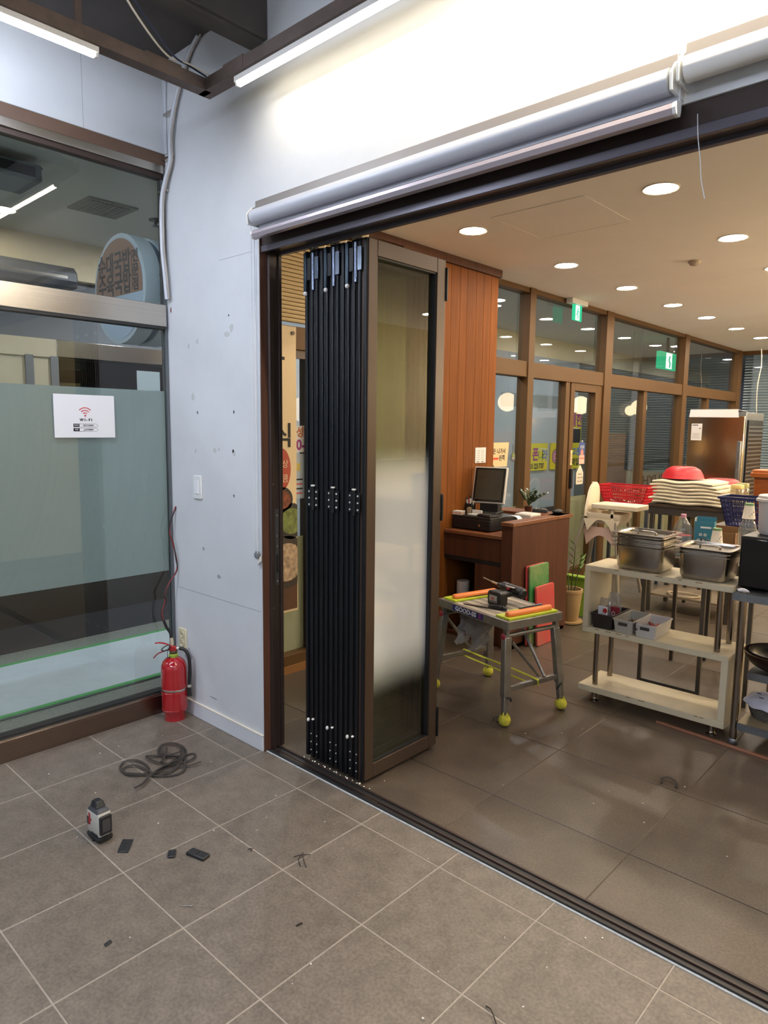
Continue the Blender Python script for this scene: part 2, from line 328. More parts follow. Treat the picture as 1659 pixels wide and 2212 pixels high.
# suspended brown steel frame that carries the tubes
m_rail = mat('brown grey steel channel', '5a4c44', .55, .2, var=.3, vscale=12)
ft = thing('suspended_track', 'suspended brown steel channel frame holding the LED tubes', 'frame', (0, 0, 0))
def channel(ax, a0, a1, c, parent):
    s = [(c-.03, ZR+.025), (c+.03, ZR+.025), (c+.03, ZR+.075), (c+.026, ZR+.075), (c+.026, ZR+.03), (c-.026, ZR+.03), (c-.026, ZR+.075), (c-.03, ZR+.075)]
    return MB().prism(s, ax, a0, a1).obj('channel', m_rail, parent)
channel('x', RX-.03, 4.93, RY, ft); channel('y', -3.93, RY, RX, ft); channel('y', -3.93, RY, 4.9, ft); channel('x', RX, 4.9, -3.9, ft)
for x, y in ((RX, -.62), (2.2, RY), (4.9, -2), (2.4, -3.9), (RX, -2.6)): B(x-.012, x+.012, y-.012, y+.012, ZR+.06, 3.43).obj('hanger', m_rail, ft)
B(RX-.028, RX+.028, -.36, -.2, ZR+.03, ZR+.085).obj('splice_plate', m_rail, ft, bevel=.002)
B(RX+.16, RX+.3, RY-.032, RY+.032, ZR+.03, ZR+.082).obj('splice_plate', m_rail, ft, bevel=.002)
# twin wire drooping from the ceiling
def smooth(pts, n=6, closed=False):
    P = [Vector(p) for p in pts]; out = []; m = len(P)
    for i in range(m if closed else m-1):
        a, b, c, d = (P[(i-1) % m], P[i], P[(i+1) % m], P[(i+2) % m]) if closed else (P[max(i-1, 0)], P[i], P[i+1], P[min(i+2, m-1)])
        for k in range(n):
            t = k/n; out.append(.5*((2*b)+(c-a)*t+(2*a-5*b+4*c-d)*t*t+(3*b-a-3*c+d)*t**3))
    if not closed: out.append(P[-1])
    return out
tw = thing('loose_wire', 'loose blue and white twin wire drooping from the dark ceiling', 'wire', (0, 0, 0))
MB().tube(smooth([(.62, -.95, 3.43), (.5, -.62, 3.26), (.42, -.42, 3.14), (.34, -.25, 3.09), (.30, -.16, 3.10), (.305, -.075, 3.083)]), .004, 6).obj('blue_core', mat('dark blue wire', '2b3348', .5), tw, smooth=60)
MB().tube(smooth([(.61, -.97, 3.43), (.49, -.64, 3.25), (.41, -.44, 3.13), (.34, -.28, 3.08), (.31, -.17, 3.10), (.33, -.07, 3.082)]), .004, 6).obj('white_core', mat('cream wire', 'c9c2b3', .5), tw, smooth=60)

# recessed downlights of the rear room
m_dn = emat('warm downlight', 'ffeed6', DOWN); m_ring = mat('white downlight ring', 'd8cfc0', .5)
spots = [(x, y) for y in (1.9, 3.135, 4.25, 5.355, 6.36, 7.45, 8.53, 9.5) for x in (.305, 1.508, 2.71, 3.9)]
words_y = {1.9: 'first row from the opening', 3.135: 'second row from the opening', 4.25: 'third row', 5.355: 'fourth row', 6.36: 'fifth row', 7.45: 'sixth row', 8.53: 'seventh row', 9.5: 'last row'}
words_x = {.305: 'first line from the glazing', 1.508: 'second line from the glazing', 2.71: 'third line from the glazing', 3.9: 'fourth line from the glazing'}
first = None
for x, y in spots:
    if first is None:
        t = thing('downlight', '', 'lamp', (x, y, 2.86), group='recessed downlights in the rear ceiling')
        MB().lathe([(.083, .02), (.083, -.002)], n=28).obj('lens', m_dn, t)
        MB().lathe([(.082, .004), (.094, .004), (.094, -.004), (.090, -.006), (.083, -.004)], n=28, cap=(False, False)).obj('ring', m_ring, t, smooth=40)
        first = t
    else: t = copy_tree(first); t.location = (x, y, 2.86)
    t['label'] = 'round downlight, %s, %s' % (words_y[y], words_x[x])
LANTERNS = [(2.4, 7.84, 2.04, .16, 'glowing paper lantern mirrored in the narrow glazing by the pillar'), (1.75, 9.1, 2.02, .16, 'glowing paper lantern mirrored in the shop door glass'), (2.4, 3.49, 1.8, .16, 'glowing paper lantern near the middle of the rear room'),
            (3.4, 5.2, 2.07, .16, 'added unseen paper lantern deep inside the rear room, lifting the ceiling light'), (4.4, 5.6, 2.07, .16, 'added unseen paper lantern beside the right wall, lifting the ceiling light'), (4.4, 8.4, 2.07, .16, 'added unseen paper lantern in the far right corner, lifting the ceiling light')]
# paper lanterns hanging in the right-hand part of the rear room (first three mirrored in the glazing, the rest added as unseen ceiling fill)
m_lan_fill = emat('glowing paper', 'ffe6c2', LANT_FILL); m_lan2 = emat('softly glowing paper', 'ffe2b8', 8.0); m_cord = mat('black cord', '141414', .6)
lan0 = None
for i, (x, y, z, r, lb) in enumerate(LANTERNS):
    if lan0 is None:
        t = thing('paper_lantern', '', 'lantern', (x, y, z), group='round paper lanterns in the rear room')
        prof = []
        for k in range(25):
            a = pi*(k/24); rr = .16*sin(a) if 0 < k < 24 else .03
            prof.append((max(.03, rr)*(1.0 if k % 2 else .985), -.15*cos(a)))
        MB().lathe(prof, n=24, cap=(False, False)).obj('paper_shade', m_lan2, t, smooth=60)
        MB().cyl((0, 0, .14), (0, 0, 2.86-z), .004, n=6).obj('cord', m_cord, t); lan0 = t
    else:
        t = copy_tree(lan0); t.location = (x, y, z)
        if i >= 3:
            sh_ = [c for c in t.children if c.name.startswith('paper_shade')][0]; sh_.data = sh_.data.copy(); sh_.data.materials[0] = m_lan_fill  # added lanterns carry the strong fill emission
    t['label'] = lb

# ================================================================== REAR SHOPFRONT (window_2 ... and door_2) along x = -0.36
XF0, XF1 = -.45, -.345
def post(y0, y1, z0, z1, parent, x1=XF1, name='post'): return B(XF0, x1, y0, y1, z0, z1).obj(name, m_aluF, parent, bevel=.003)
def pane(y0, y1, z0, z1, parent, x=-.41, material=None): return B(x-.005, x+.005, y0, y1, z0, z1).obj('pane', material or m_glass, parent)
m_frost = glass('pale frosted film', 'eef3f2', 'dfd6b6', .96)
m_cream = mat('cream roller shutter', 'c9b48a', .5)
ws = [('window_2', 'brown framed glazing behind the banner next to the folding door', .30, 1.80, []), ('window_3', 'narrow brown framed glazing right of the wood pillar', 2.95, 3.70, []),
      ('window_4', 'brown framed glazing right of the shop door', 5.26, 7.60, [6.44]), ('window_5', 'brown framed glazing behind the steel fridge', 7.60, 10.0, [8.68])]
for nm, lb, y0, y1, mull in ws:
    w = sroot(nm, lb)
    post(y0, y1, 0, .12, w, name='sill'); post(y0, y1, 2.07, 2.21, w, name='transom'); post(y0, y1, 2.815, 2.86, w, name='head')
    cuts = [y0]+mull+[y1]
    pane(y0, y1, 2.21, 2.815, w)
    for a, b in zip(cuts[:-1], cuts[1:]): pane(a, b, .12, 2.07, w); B(-.4175, -.4155, a, b, .12, .88).obj('frosted_film', m_frost, w)
    for k in mull: B(XF0, XF1-.02, k-.05, k+.05, .12, 2.07).obj('mullion', m_aluF, w, bevel=.003)
    if nm == 'window_2':
        B(XF0, XF1-.01, 1.08, 1.14, .12, 2.07).obj('mullion', m_alu, w, bevel=.003)
        B(-.398, -.37, .31, 1.08, 2.02, 2.07).obj('inner_head', m_alu, w)
        B(XF1, XF1+.012, .31, 1.8, 0, .05).obj('floor_strip', mat('tan skirting', '8a6035', .5), w)
        for k in range(25):
            z = 2.235+k*.0245
            MB().prism([(-.372, z), (-.348, z+.002), (-.343, z+.012), (-.348, z+.021), (-.372, z+.0235)], 'y', .31, 1.79).obj('shutter_slat', m_cream, w)
pw = sroot('trim_4', 'brown posts between the rear shopfront bays')
for y0, y1 in ((3.69, 3.79), (5.25, 5.42), (7.58, 7.73), (9.92, 10.08)): post(y0, y1, 0, 2.86, pw, x1=XF1+.012)
# ---- door_2: glazed shop door bay
d2 = sroot('door_2', 'brown framed glass shop door with frosted lower half')
post(3.79, 5.25, 2.07, 2.21, d2, name='transom'); post(3.79, 5.25, 2.815, 2.86, d2, name='head'); pane(3.79, 5.25, 2.21, 2.815, d2)
for y0, y1 in ((4.45, 4.53), (4.56, 4.64), (5.10, 5.25)): B(XF0+.01, XF1-.01, y0, y1, 0.01, 2.07).obj('stile', m_aluF, d2, bevel=.003)
B(XF0+.01, XF1-.01, 4.64, 5.10, .02, .14).obj('bottom_rail', m_aluF, d2, bevel=.003); B(XF0+.01, XF1-.01, 4.64, 5.10, 1.99, 2.07).obj('top_rail', m_aluF, d2, bevel=.003)
pane(4.64, 5.10, .14, 1.99, d2); B(-.4175, -.4155, 4.64, 5.10, .14, .90).obj('frosted_film', m_frost, d2)
pane(3.79, 4.45, .03, 2.07, d2)
B(XF1-.01, XF1+.02, 4.585, 4.615, 1.0, 1.2).obj('door_pull', m_black, d2, bevel=.004)
# ---- wood panelled pillar
pl = struct(B(-.5, -.20, 1.80, 2.95, 0, 2.86).obj('wall_pillar', m_woodD), 'wood panelled pillar clad in narrow vertical boards')
yy = 1.80
for k, w in enumerate([.1, .115, .095, .12, .1, .11, .09, .12, .1, .1, .1]):
    w = w*1.15/1.15; B(-.20, -.188, yy+.0012, min(yy+w-.0012, 2.949), .0, 2.80).obj('board', m_wood, pl, bevel=.0012); yy += w
    if yy > 2.945: break
B(-.2, -.165, 1.76, 2.97, 2.80, 2.86).obj('cornice', m_woodD, pl, bevel=.003); B(-.5, -.2, 2.95, 2.97, 2.80, 2.86).obj('cornice', m_woodD, pl)
B(-.345, -.165, .31, 1.76, 2.815, 2.86).obj('bulkhead_trim', m_woodD, pl)
# ---- far glazing at the end of the room
wf = sroot('window_6', 'far glazing with slatted blinds behind the steel fridge')
B(-.34, 6.2, 10.1, 10.2, 0, .12).obj('sill', m_aluF, wf); B(-.34, 6.2, 10.1, 10.2, 2.8, 2.86).obj('head', m_aluF, wf)
for x in (1.25, 2.9, 4.5): B(x-.05, x+.05, 10.1, 10.2, .12, 2.8).obj('mullion', mat('pale blue grey frame', '8d98a8', .5), wf)
for a, b in ((-.34, 1.2), (1.3, 2.85), (2.95, 4.45), (4.55, 6.2)): B(a, b, 10.145, 10.155, .12, 2.8).obj('pane', m_glass, wf)
m_slat = mat('white venetian slat', 'b9bcc0', .5)
for k in range(44):
    z = .9+k*.043
    MB().prism([(10.24, z), (10.275, z+.02), (10.277, z+.019), (10.243, z-.002)], 'x', -.34, 3.2).obj('blind_slat', m_slat, wf)
B(-.34, 6.2, 10.05, 10.1, 0, .9).obj('wood_dado', mat('tan wood dado', '8b6c47', .5, var=.2, vscale=6, stretch=(.5, 5, 5)), wf)
B(1.35, 6.2, 10.06, 10.1, .9, 1.55).obj('wood_dado', MATS['tan wood dado'], wf)

# ================================================================== ARCADE CORRIDOR outside
wo = struct(B(-3.0, -2.72, -3.2, 16, 2.75, 3.12).obj('wall_opposite', mat('beige bulkhead', 'd6c7a8', .7)), 'opposite shop frontage across the corridor')
m_grey = mat('blue grey wall panel', '9aa2ab', .6, var=.05); m_beige = mat('beige opposite panel', 'b5aa93', .6, var=.08, vscale=4)
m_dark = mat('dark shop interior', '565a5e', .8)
B(-3.0, -2.72, -3.2, .47, .32, 2.26).obj('beige_panel', m_beige, wo)
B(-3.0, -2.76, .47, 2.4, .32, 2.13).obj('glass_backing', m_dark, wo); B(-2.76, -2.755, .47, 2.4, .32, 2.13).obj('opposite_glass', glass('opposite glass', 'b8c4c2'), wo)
B(-3.0, -2.8, -3.2, 2.4, 2.26, 2.75).obj('dark_fascia', mat('slate fascia', '63676c', .6), wo)
B(-2.80, -2.70, .47, 2.4, 2.13, 2.262).obj('stainless_transom', m_ss, wo, bevel=.004)
B(-2.76, -2.705, -3.2, .47, 2.12, 2.262).obj('beige_transom', m_beige, wo); 
for y in (-.6, .26, .45): B(-2.74, -2.70, y-.03, y+.03, .32, 2.13).obj('mullion', mat('grey mullion', '6e7378', .5, .4), wo)
B(-3.0, -2.68, -3.2, 16, 0, .32).obj('plinth', mat('brown grey stainless plinth', '5a5350', .35, .7), wo)
B(-2.70, -2.675, -3.2, 2.4, .30, .33).obj('plinth_edge', m_ss, wo)
B(-3.0, -2.72, 2.4, 9.3, .32, 2.75).obj('grey_panel', m_grey, wo)
B(-2.73, -2.715, 6.9, 8.6, 1.95, 2.15).obj('light_band', mat('pale band', '9fa6a8', .3, .5), wo)
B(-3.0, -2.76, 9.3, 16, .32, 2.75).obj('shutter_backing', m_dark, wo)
m_louv = mat('grey louvre slat', 'b4b6b8', .45, .3)
for k in range(40):
    z = .95+k*.045
    MB().prism([(-2.76, z), (-2.72, z+.03), (-2.718, z+.034), (-2.76, z+.012)], 'y', 9.3, 15.9).obj('louvre', m_louv, wo)
struct(B(-2.75, -.4, 16, 16.1, 0, 3.1).obj('wall_corridor_end', m_grey)); struct(B(-2.75, -.5, -3.3, -3.2, 0, 3.1).obj('wall_corridor_start', m_grey))
bal = thing('glass_counter', 'pale green glass balustrade lettered HYUNDAI across the corridor', 'balustrade', (-2.4, 12.4, 0))
B(-.03, .03, -1.6, 2.2, 0, .85).obj('panel', mat('pale green panel', '7f938c', .3), bal, bevel=.004); B(-.04, .04, -1.6, 2.2, .85, .9).obj('top_rail', m_ss, bal, bevel=.004)
text('HYUNDAI', .26, mat('dark grey letter', '26282a', .5), bal, face_x(.02, .62, .032), xs=1.75, bold=.006)
# protective sheet with green tape, just outside the glass
sh = thing('floor_sheet', 'pale blue protective sheet edged with green tape outside the glass', 'sheet', (-1.33, 0, 0))
B(-.44, .44, -3.1, 1.35, .0, .012).obj('board', mat('pale blue sheet', 'b9c4cb', .5, var=.12, vscale=3), sh)
m_tape = mat('green tape', '4f9a5c', .45)
for x0, x1 in ((-.45, -.41), (.41, .45)): B(x0, x1, -3.1, 1.4, .0118, .0132).obj('tape', m_tape, sh)
B(-.42, .42, 1.05, 1.09, .0119, .0133, ).obj('tape', m_tape, sh)
# corridor lamps; the two lanterns stand in for reflections, first downlight is added fill
m_cl = emat('corridor downlight', 'f6f4ff', CORR*4)
cl0 = None
for x, y, z, k, lb in ((-1.0, 7.78, 1.925, .70, 'large added lantern in the corridor, in place of a glow mirrored in the window'), (-1.3, 8.2, 1.895, .5, 'small added lantern behind the large one, in place of a mirrored glow')):
    t = copy_tree(lan0); t.location = (x, y, z); t.scale = (k, k, k); t['label'] = lb; t['group'] = 'added corridor lanterns in place of mirrored glows'
    for c in t.children:
        if c.name.startswith('paper_shade'): c.data = c.data.copy(); c.data.materials[0] = emat('faint glowing paper', 'ffe2b8', 1.6)
        if c.name.startswith('cord'): c.data = c.data.copy(); c.data.transform(Matrix.Diagonal((1, 1, (3.05-z)/k/(2.86-lan0.location.z), 1)))
for x, y, lb in ((-1.7, 1.15, 'added corridor downlight just past the round shop sign, lighting the left corridor'), (-2.25, -.04, 'dim corridor downlight at the left edge of the glass'), (-1.6, 2.9, 'round corridor downlight outside the wood pillar'), (-1.5, 4.9, 'bright corridor downlight above the narrow glazing'),
                 (-1.5, 7.6, 'round corridor downlight outside the shop door'), (-1.5, 10.4, 'round corridor downlight outside the fridge window'), (-1.5, 13.2, 'round corridor downlight at the far corridor end'), (-1.9, -2.9, 'round corridor downlight near the corridor start')):
    if cl0 is None:
        t = thing('corridor_downlight', '', 'lamp', (x, y, 3.05), group='downlights of the corridor'); MB().lathe([(.085, .02), (.085, -.003)], n=24).obj('lens', m_cl, t)
        MB().lathe([(.085, .004), (.1, .004), (.1, -.006), (.086, -.006)], n=24, cap=(False, False)).obj('ring', m_ring, t, smooth=40); cl0 = t
    else: t = copy_tree(cl0); t.location = (x, y, 3.05)
    t['label'] = lb
    if lb.startswith('dim'):
        for c in t.children:
            if c.name.startswith('lens'): c.data = c.data.copy(); c.data.materials[0] = emat('dim corridor downlight', 'fff0dc', 60)
vt = thing('ceiling_vent', 'square dusty ceiling vent in the corridor above the glass', 'vent', (-1.68, .4, 3.05))
B(-.17, .17, -.17, .17, -.012, 0).obj('frame', mat('dusty grey vent', '7d7e74', .8, var=.2, vscale=9), vt, bevel=.004)
for k in range(9): B(-.14, .14, -.135+k*.03, -.12+k*.03, -.018, -.012).obj('louvre', MATS['dusty grey vent'], vt)
MB().lathe([(.05, 0), (.05, -.008), (.02, -.012), (.016, -.04), (.03, -.045)], n=16).obj('sprinkler', mat('dark sprinkler', '4c4b48', .5, .5), None, smooth=40, loc=None)
sp = bpy.data.objects['sprinkler']; sp.location = (-1.66, .78, 3.05); tag(sp, 'small ceiling sprinkler beside the corridor vent', 'sprinkler')
pj = thing('ceiling_unit', 'grey ceiling mounted unit with loose cable in the corridor at the left edge', 'ceiling unit', (-1.25, -.36, 3.05)); B(-.16, .16, -.2, .14, -.13, -.04).obj('case', mat('grey unit', '6e767c', .5), pj, bevel=.012); B(-.03, .03, -.05, .01, -.04, 0).obj('mount', m_black, pj); B(.155, .165, -.15, .1, -.11, -.06).obj('slot', m_black, pj)
MB().tube([(0, .1, -.05), (.02, .16, -.02), (0, .2, -.004)], .006, 6).obj('cable', m_black, pj)
struct(B(-.4, 6.2, 10.9, 11.0, 0, 3.1).obj('wall_far', m_grey), 'grey wall beyond the far glazing')

# ================================================================== FOLDING DOOR (door_1): six leaves stacked open
d1 = sroot('door_1', 'dark brown glass folding door stacked open at the side of the opening', (0, 0, 0))
m_leafg = glass('graduated frosted leaf glass', 'e3ead9', 'fbfdfb', .97, zramp=(.36, .62, 1.30, 1.52), ior=1.62)
m_bronze = mat('bronze grey leaf frame', '46372c', .36, .3)
LY0, LY1, LZ0, LZ1 = .215, .735, .018, 2.362; LP = .0665
m_white_knob = mat('white nylon knob', 'd9d6d2', .4); m_scr = mat('pale screw head', 'd6d4ce', .35, .3)
for k in range(6):
    x0 = .607+LP*k; x1 = x0+.060; pair = k//2; left = k % 2 == 0
    fm = m_bronze if k == 5 else m_blk
    mb = MB(); wS, wH = .062, .066
    # stiles with two raised ribs and a groove on the visible edge
    mb.box(x0, x1, LY0+.008, LY0+wS, LZ0, LZ1); mb.box(x0, x1, LY1-wS, LY1, LZ0, LZ1)
    mb.box(x0, x1, LY0+wS, LY1-wS, LZ0, LZ0+wH); mb.box(x0, x1, LY0+wS, LY1-wS, LZ1-wH, LZ1)
    lf = mb.obj('leaf', fm, d1, bevel=.0025)
    for a, b in ((.004, .020), (.038, .055)): B(x0+a, x0+b, LY0, LY0+.010, LZ0, LZ1).obj('edge_rib', m_blk, lf, bevel=.002)
    B(x0+.024, x0+.034, LY0+wS-.006, LY1-wS+.006, LZ0+wH-.006, LZ1-wH+.006).obj('pane', m_leafg, lf)
    for a, b, c, d in ((LY0+wS, LY0+wS+.006, LZ0+wH, LZ1-wH), (LY1-wS-.006, LY1-wS, LZ0+wH, LZ1-wH), (LY0+wS, LY1-wS, LZ0+wH, LZ0+wH+.006), (LY0+wS, LY1-wS, LZ1-wH-.006, LZ1-wH)):
        B(x0+.035, x1-.006, a, b, c, d).obj('glazing_gasket', m_black, lf)
    if left:
        xm = x1+.003
        for zc, hh in ((1.27, .085),):                      # middle hinge
            MB().cyl((xm, LY0-.006, zc-hh/2-.012), (xm, LY0-.006, zc+hh/2+.012), .009, n=12).obj('hinge_barrel', m_blk, lf, smooth=40)
            MB().cyl((xm, LY0-.006, zc+hh/2+.012), (xm, LY0-.006, zc+hh/2+.018), .010, n=12).obj('hinge_cap', m_white_knob, lf)
            for sx in (-1, 1):
                B(xm+sx*.010, xm+sx*.034, LY0-.006, LY0-.001, zc-hh/2, zc+hh/2).obj('hinge_plate', m_blk, lf, bevel=.001)
                for dz in (-.03, 0, .03): MB().cyl((xm+sx*.024, LY0-.009, zc+dz), (xm+sx*.024, LY0-.006, zc+dz), .0042, n=8).obj('screw', m_scr, lf)
        # top hanger hinge with runner and bolt knob
        MB().cyl((xm, LY0-.004, 2.19), (xm, LY0-.004, 2.35), .008, n=10).obj('hanger_pin', mat('dark chrome', '6d7788', .2, .9), lf, smooth=40)
        for sx in (-1, 1):
            B(xm+sx*.012, xm+sx*.036, LY0-.008, LY0-.002, 2.235, 2.33).obj('hanger_plate', MATS['dark chrome'] if sx > 0 else m_blk, lf, bevel=.001)
        B(xm-.058, xm-.040, LY0-.010, LY0-.002, 2.19, 2.355).obj('bolt_channel', mat('blue black steel', '3a4550', .25, .8), lf, bevel=.002)
        MB().sphere((xm-.040, LY0-.014, 2.178), .010, n=10).obj('bolt_knob', m_white_knob, lf, smooth=60)
        B(xm-.03, xm+.03, LY0+.0, LY0+.045, 2.362, 2.395).obj('runner', mat('brass runner', '8f8068', .35, .8), lf, bevel=.004)
        MB().cyl((xm, LY0-.002, 2.372), (xm, LY0+.05, 2.372), .010, n=10).obj('runner_wheel', MATS['bright zinc'], lf, smooth=40)
        # bottom flush bolt
        for sx, dz in ((-.030, 0), (.004, .012)): MB().sphere((xm+sx, LY0-.010, .205+dz), .0085, n=8, sq=(.8, 1, 1.2 if sx < 0 else .6)).obj('bolt_knob', m_white_knob, lf, smooth=60)
        for sx in (-1, 1):
            for dz in (0, .04, .08): MB().cyl((xm+sx*.02, LY0-.003, .055+dz), (xm+sx*.02, LY0, .055+dz), .003, n=8).obj('screw', m_scr, lf)
# hinge hardware on the inner end of the front leaf
for z0, z1 in ((2.18, 2.33), (1.15, 1.28), (.06, .21)): B(.985, 1.006, LY1, LY1+.012, z0, z1).obj('edge_hinge', m_blk, d1, bevel=.003)

# ================================================================== ROLLER BLINDS above the opening
m_fabG = mat('silver grey blind fabric', 'b4b7bd', .45, .1); m_fabW = mat('cream white blind fabric', 'd9d8d2', .55)
m_rail2 = mat('pale lilac aluminium rail', 'b7aeb6', .32, .5); m_trk = mat('taupe headrail', '7d7772', .5, .3); m_endw = mat('white end plastic', 'd5d6d4', .4)
def roller(x0, x1, zc, name_label, fabric, yc, bar):
    t = thing('roller_blind', name_label, 'blind', ((x0+x1)/2, yc, zc)); L = (x1-x0)/2
    B(-L, L, -.005, .045, .034, .040).obj('headrail', m_trk, t); B(-L, L, .012, .058, .0, .074).obj('headrail', m_trk, t, bevel=.003)
    MB().prism([(.033*cos(2*pi*k/24), .033*sin(2*pi*k/24)) for k in range(24)], 'x', -L+.012, L-.012).obj('fabric_roll', fabric, t, smooth=40)
    for s in (-1, 1): MB().prism([(-.03, -.034), (.056, -.036), (.056, .044), (-.006, .044), (-.036, .01)], 'x', s*L-.004, s*L+.004).obj('end_bracket', m_endw, t, bevel=.002)
    if bar:
        B(-L+.015, L+.008, .019, .0205, -.075, .0).obj('hem_fabric', fabric, t)
        pr = [(.030, -.052), (.024, -.056), (.006, -.062), (-.006, -.070), (-.008, -.082), (.0, -.096), (.014, -.100), (.026, -.096), (.031, -.08)]
        MB().prism([(y-.018, z+.004) for y, z in pr], 'x', -L+.02, L+.006).obj('bottom_bar', m_rail2, t, smooth=35)
        for s in (-1, 1): MB().prism([(y-.018+(.002 if y > .01 else -.002), z+.004) for y, z in pr], 'x', s*L+(.004 if s > 0 else .012), s*L+(.014 if s > 0 else .022)).obj('bar_end_cap', m_endw, t, bevel=.001)
    return t
roller(.44, 2.272, 2.505, 'silver roller blind rolled up over the folding door opening', m_fabG, .062, True)
roller(2.288, 4.2, 2.522, 'cream roller blind at the right above the opening', m_fabW, .062, False)
bc = thing('bead_chain', 'thin white blind chain hanging on the wall by the opening', 'chain', (.40, .09, 0))
for dx in (-.012, .010): MB().cyl((dx, 0, 1.0), (dx, 0, 2.5), .0016, n=6).obj('cord', mat('white cord', 'cfd2d4', .5), bc)
ch = MB()
for k in range(11): a = pi+pi*k/10; ch.sphere((-.001+.011*cos(a), 0, 1.0+.011*sin(a)), .0022, n=6)
ch.obj('bead_loop', MATS['white cord'], bc)
MB().lathe([(.018, 0), (.018, .012), (.012, .014)], M=Matrix.Translation((0, .012, .985)) @ Matrix.Rotation(rad(90), 4, 'X'), n=20).obj('tensioner', mat('grey tensioner', '8d9194', .35, .4), bc, smooth=40)
MB().prism([(-.016, .985), (.016, .985), (.02, .955), (.0, .935), (-.02, .955)], 'y', .008, .02).obj('tensioner_clip', m_endw, bc, bevel=.003)
th = MB().tube(smooth([(2.32, .1, 2.42), (2.325, .1, 2.36), (2.335, .098, 2.30), (2.34, .1, 2.25), (2.352, .1, 2.2)]), .0012, 5).obj('loose_thread', MATS['white cord']); tag(th, 'loose white thread dangling below the two blinds', 'thread')

# ================================================================== WALL FITTINGS AND CORNER
sw = thing('light_switch', 'white wall switch on the white wall', 'switch', (-.127, .115, 1.272))
MB().prism(rrect(-.039, .039, -.062, .062, .008), 'y', 0, -.009).obj('plate', m_endw, sw, bevel=.003); MB().prism(rrect(-.016, .020, -.034, .034, .003), 'y', -.009, -.014).obj('rocker', mat('white rocker', 'dfe1e2', .3), sw, bevel=.002)
so = thing('power_socket', 'cream double wall socket behind the fire extinguisher', 'socket', (-.309, .115, .418)); m_sock = mat('aged cream plastic', 'c9c2a4', .4)
MB().prism(rrect(-.037, .037, -.058, .058, .008), 'y', 0, -.010).obj('plate', m_sock, so, bevel=.003)
for z in (.026, -.026):
    r = MB().lathe([(.021, 0), (.021, .004), (.017, .004), (.016, .001)], M=Matrix.Translation((0, -.010, z)) @ Matrix.Rotation(rad(90), 4, 'X'), n=24).obj('receptacle', m_sock, so, smooth=40)
    for s in (-1, 1): MB().cyl((s*.008, -.0105, z), (s*.008, -.0122, z), .003, n=8).obj('pin_hole', m_black, r)
cd = thing('cable_conduit', 'painted white cables clipped down the wall corner', 'cable', (0, 0, 0)); m_cab = mat('painted cable', 'b7bcc2', .5); m_cabg = mat('grey beige cable', '9a9289', .5)
pc = [(-.02, .10, 3.43), (-.12, .098, 3.36), (-.23, .096, 3.2), (-.285, .094, 3.05), (-.29, .094, 2.93), (-.335, .092, 2.85), (-.372, .088, 2.75), (-.378, .086, 2.55), (-.365, .088, 2.4), (-.352, .092, 2.25)]
MB().tube(smooth(pc), .011, 8).obj('conduit', m_cab, cd, smooth=60)
MB().tube(smooth([(x+.02, y, z) for x, y, z in pc]), .005, 6).obj('cable', m_cabg, cd, smooth=60)
MB().tube(smooth([(-.335, .108, 3.42), (-.35, .108, 3.2), (-.352, .108, 2.98)]), .008, 8).obj('conduit', m_cab, cd, smooth=60)
for x, z in ((-.29, 3.16), (-.31, 2.95), (-.37, 2.80)): B(x-.05, x+.03, .088, .114, z-.006, z+.006).obj('clip', m_ss, cd, bevel=.002)
wr = thing('red_black_wire', 'twisted red and black wire dangling from the corner to the extinguisher', 'wire', (0, 0, 0)); m_rw = mat('red wire', '7c2a2c', .5); m_bw = mat('black wire', '161618', .5)
wp = [(-.352, .112, 1.152), (-.36, .085, 1.07), (-.352, .072, 1.01), (-.345, .085, .95), (-.338, .1, .87), (-.338, .1, .8), (-.348, .06, .735), (-.35, .028, .67), (-.345, .03, .64), (-.35, .012, .575), (-.345, .02, .52), (-.33, .05, .45)]
MB().tube(smooth(wp), .0035, 6).obj('red_core', m_rw, wr, smooth=60)
MB().tube(smooth([(x+.004*sin(i*1.9), y+.006*cos(i*2.3), z) for i, (x, y, z) in enumerate(wp)]), .0035, 6).obj('black_core', m_bw, wr, smooth=60)
MB().tube(smooth([(-.345, .018, .53), (-.338, .03, .49), (-.33, .045, .46), (-.325, .05, .43)]), .008, 8).obj('sleeve', m_bw, wr, smooth=60)
MB().tube([(-.325, .05, .43), (-.322, .052, .405), (-.32, .05, .385)], [.009, .011, .008], 10).obj('connector', mat('cream connector', 'b5ab93', .5), wr, smooth=40)

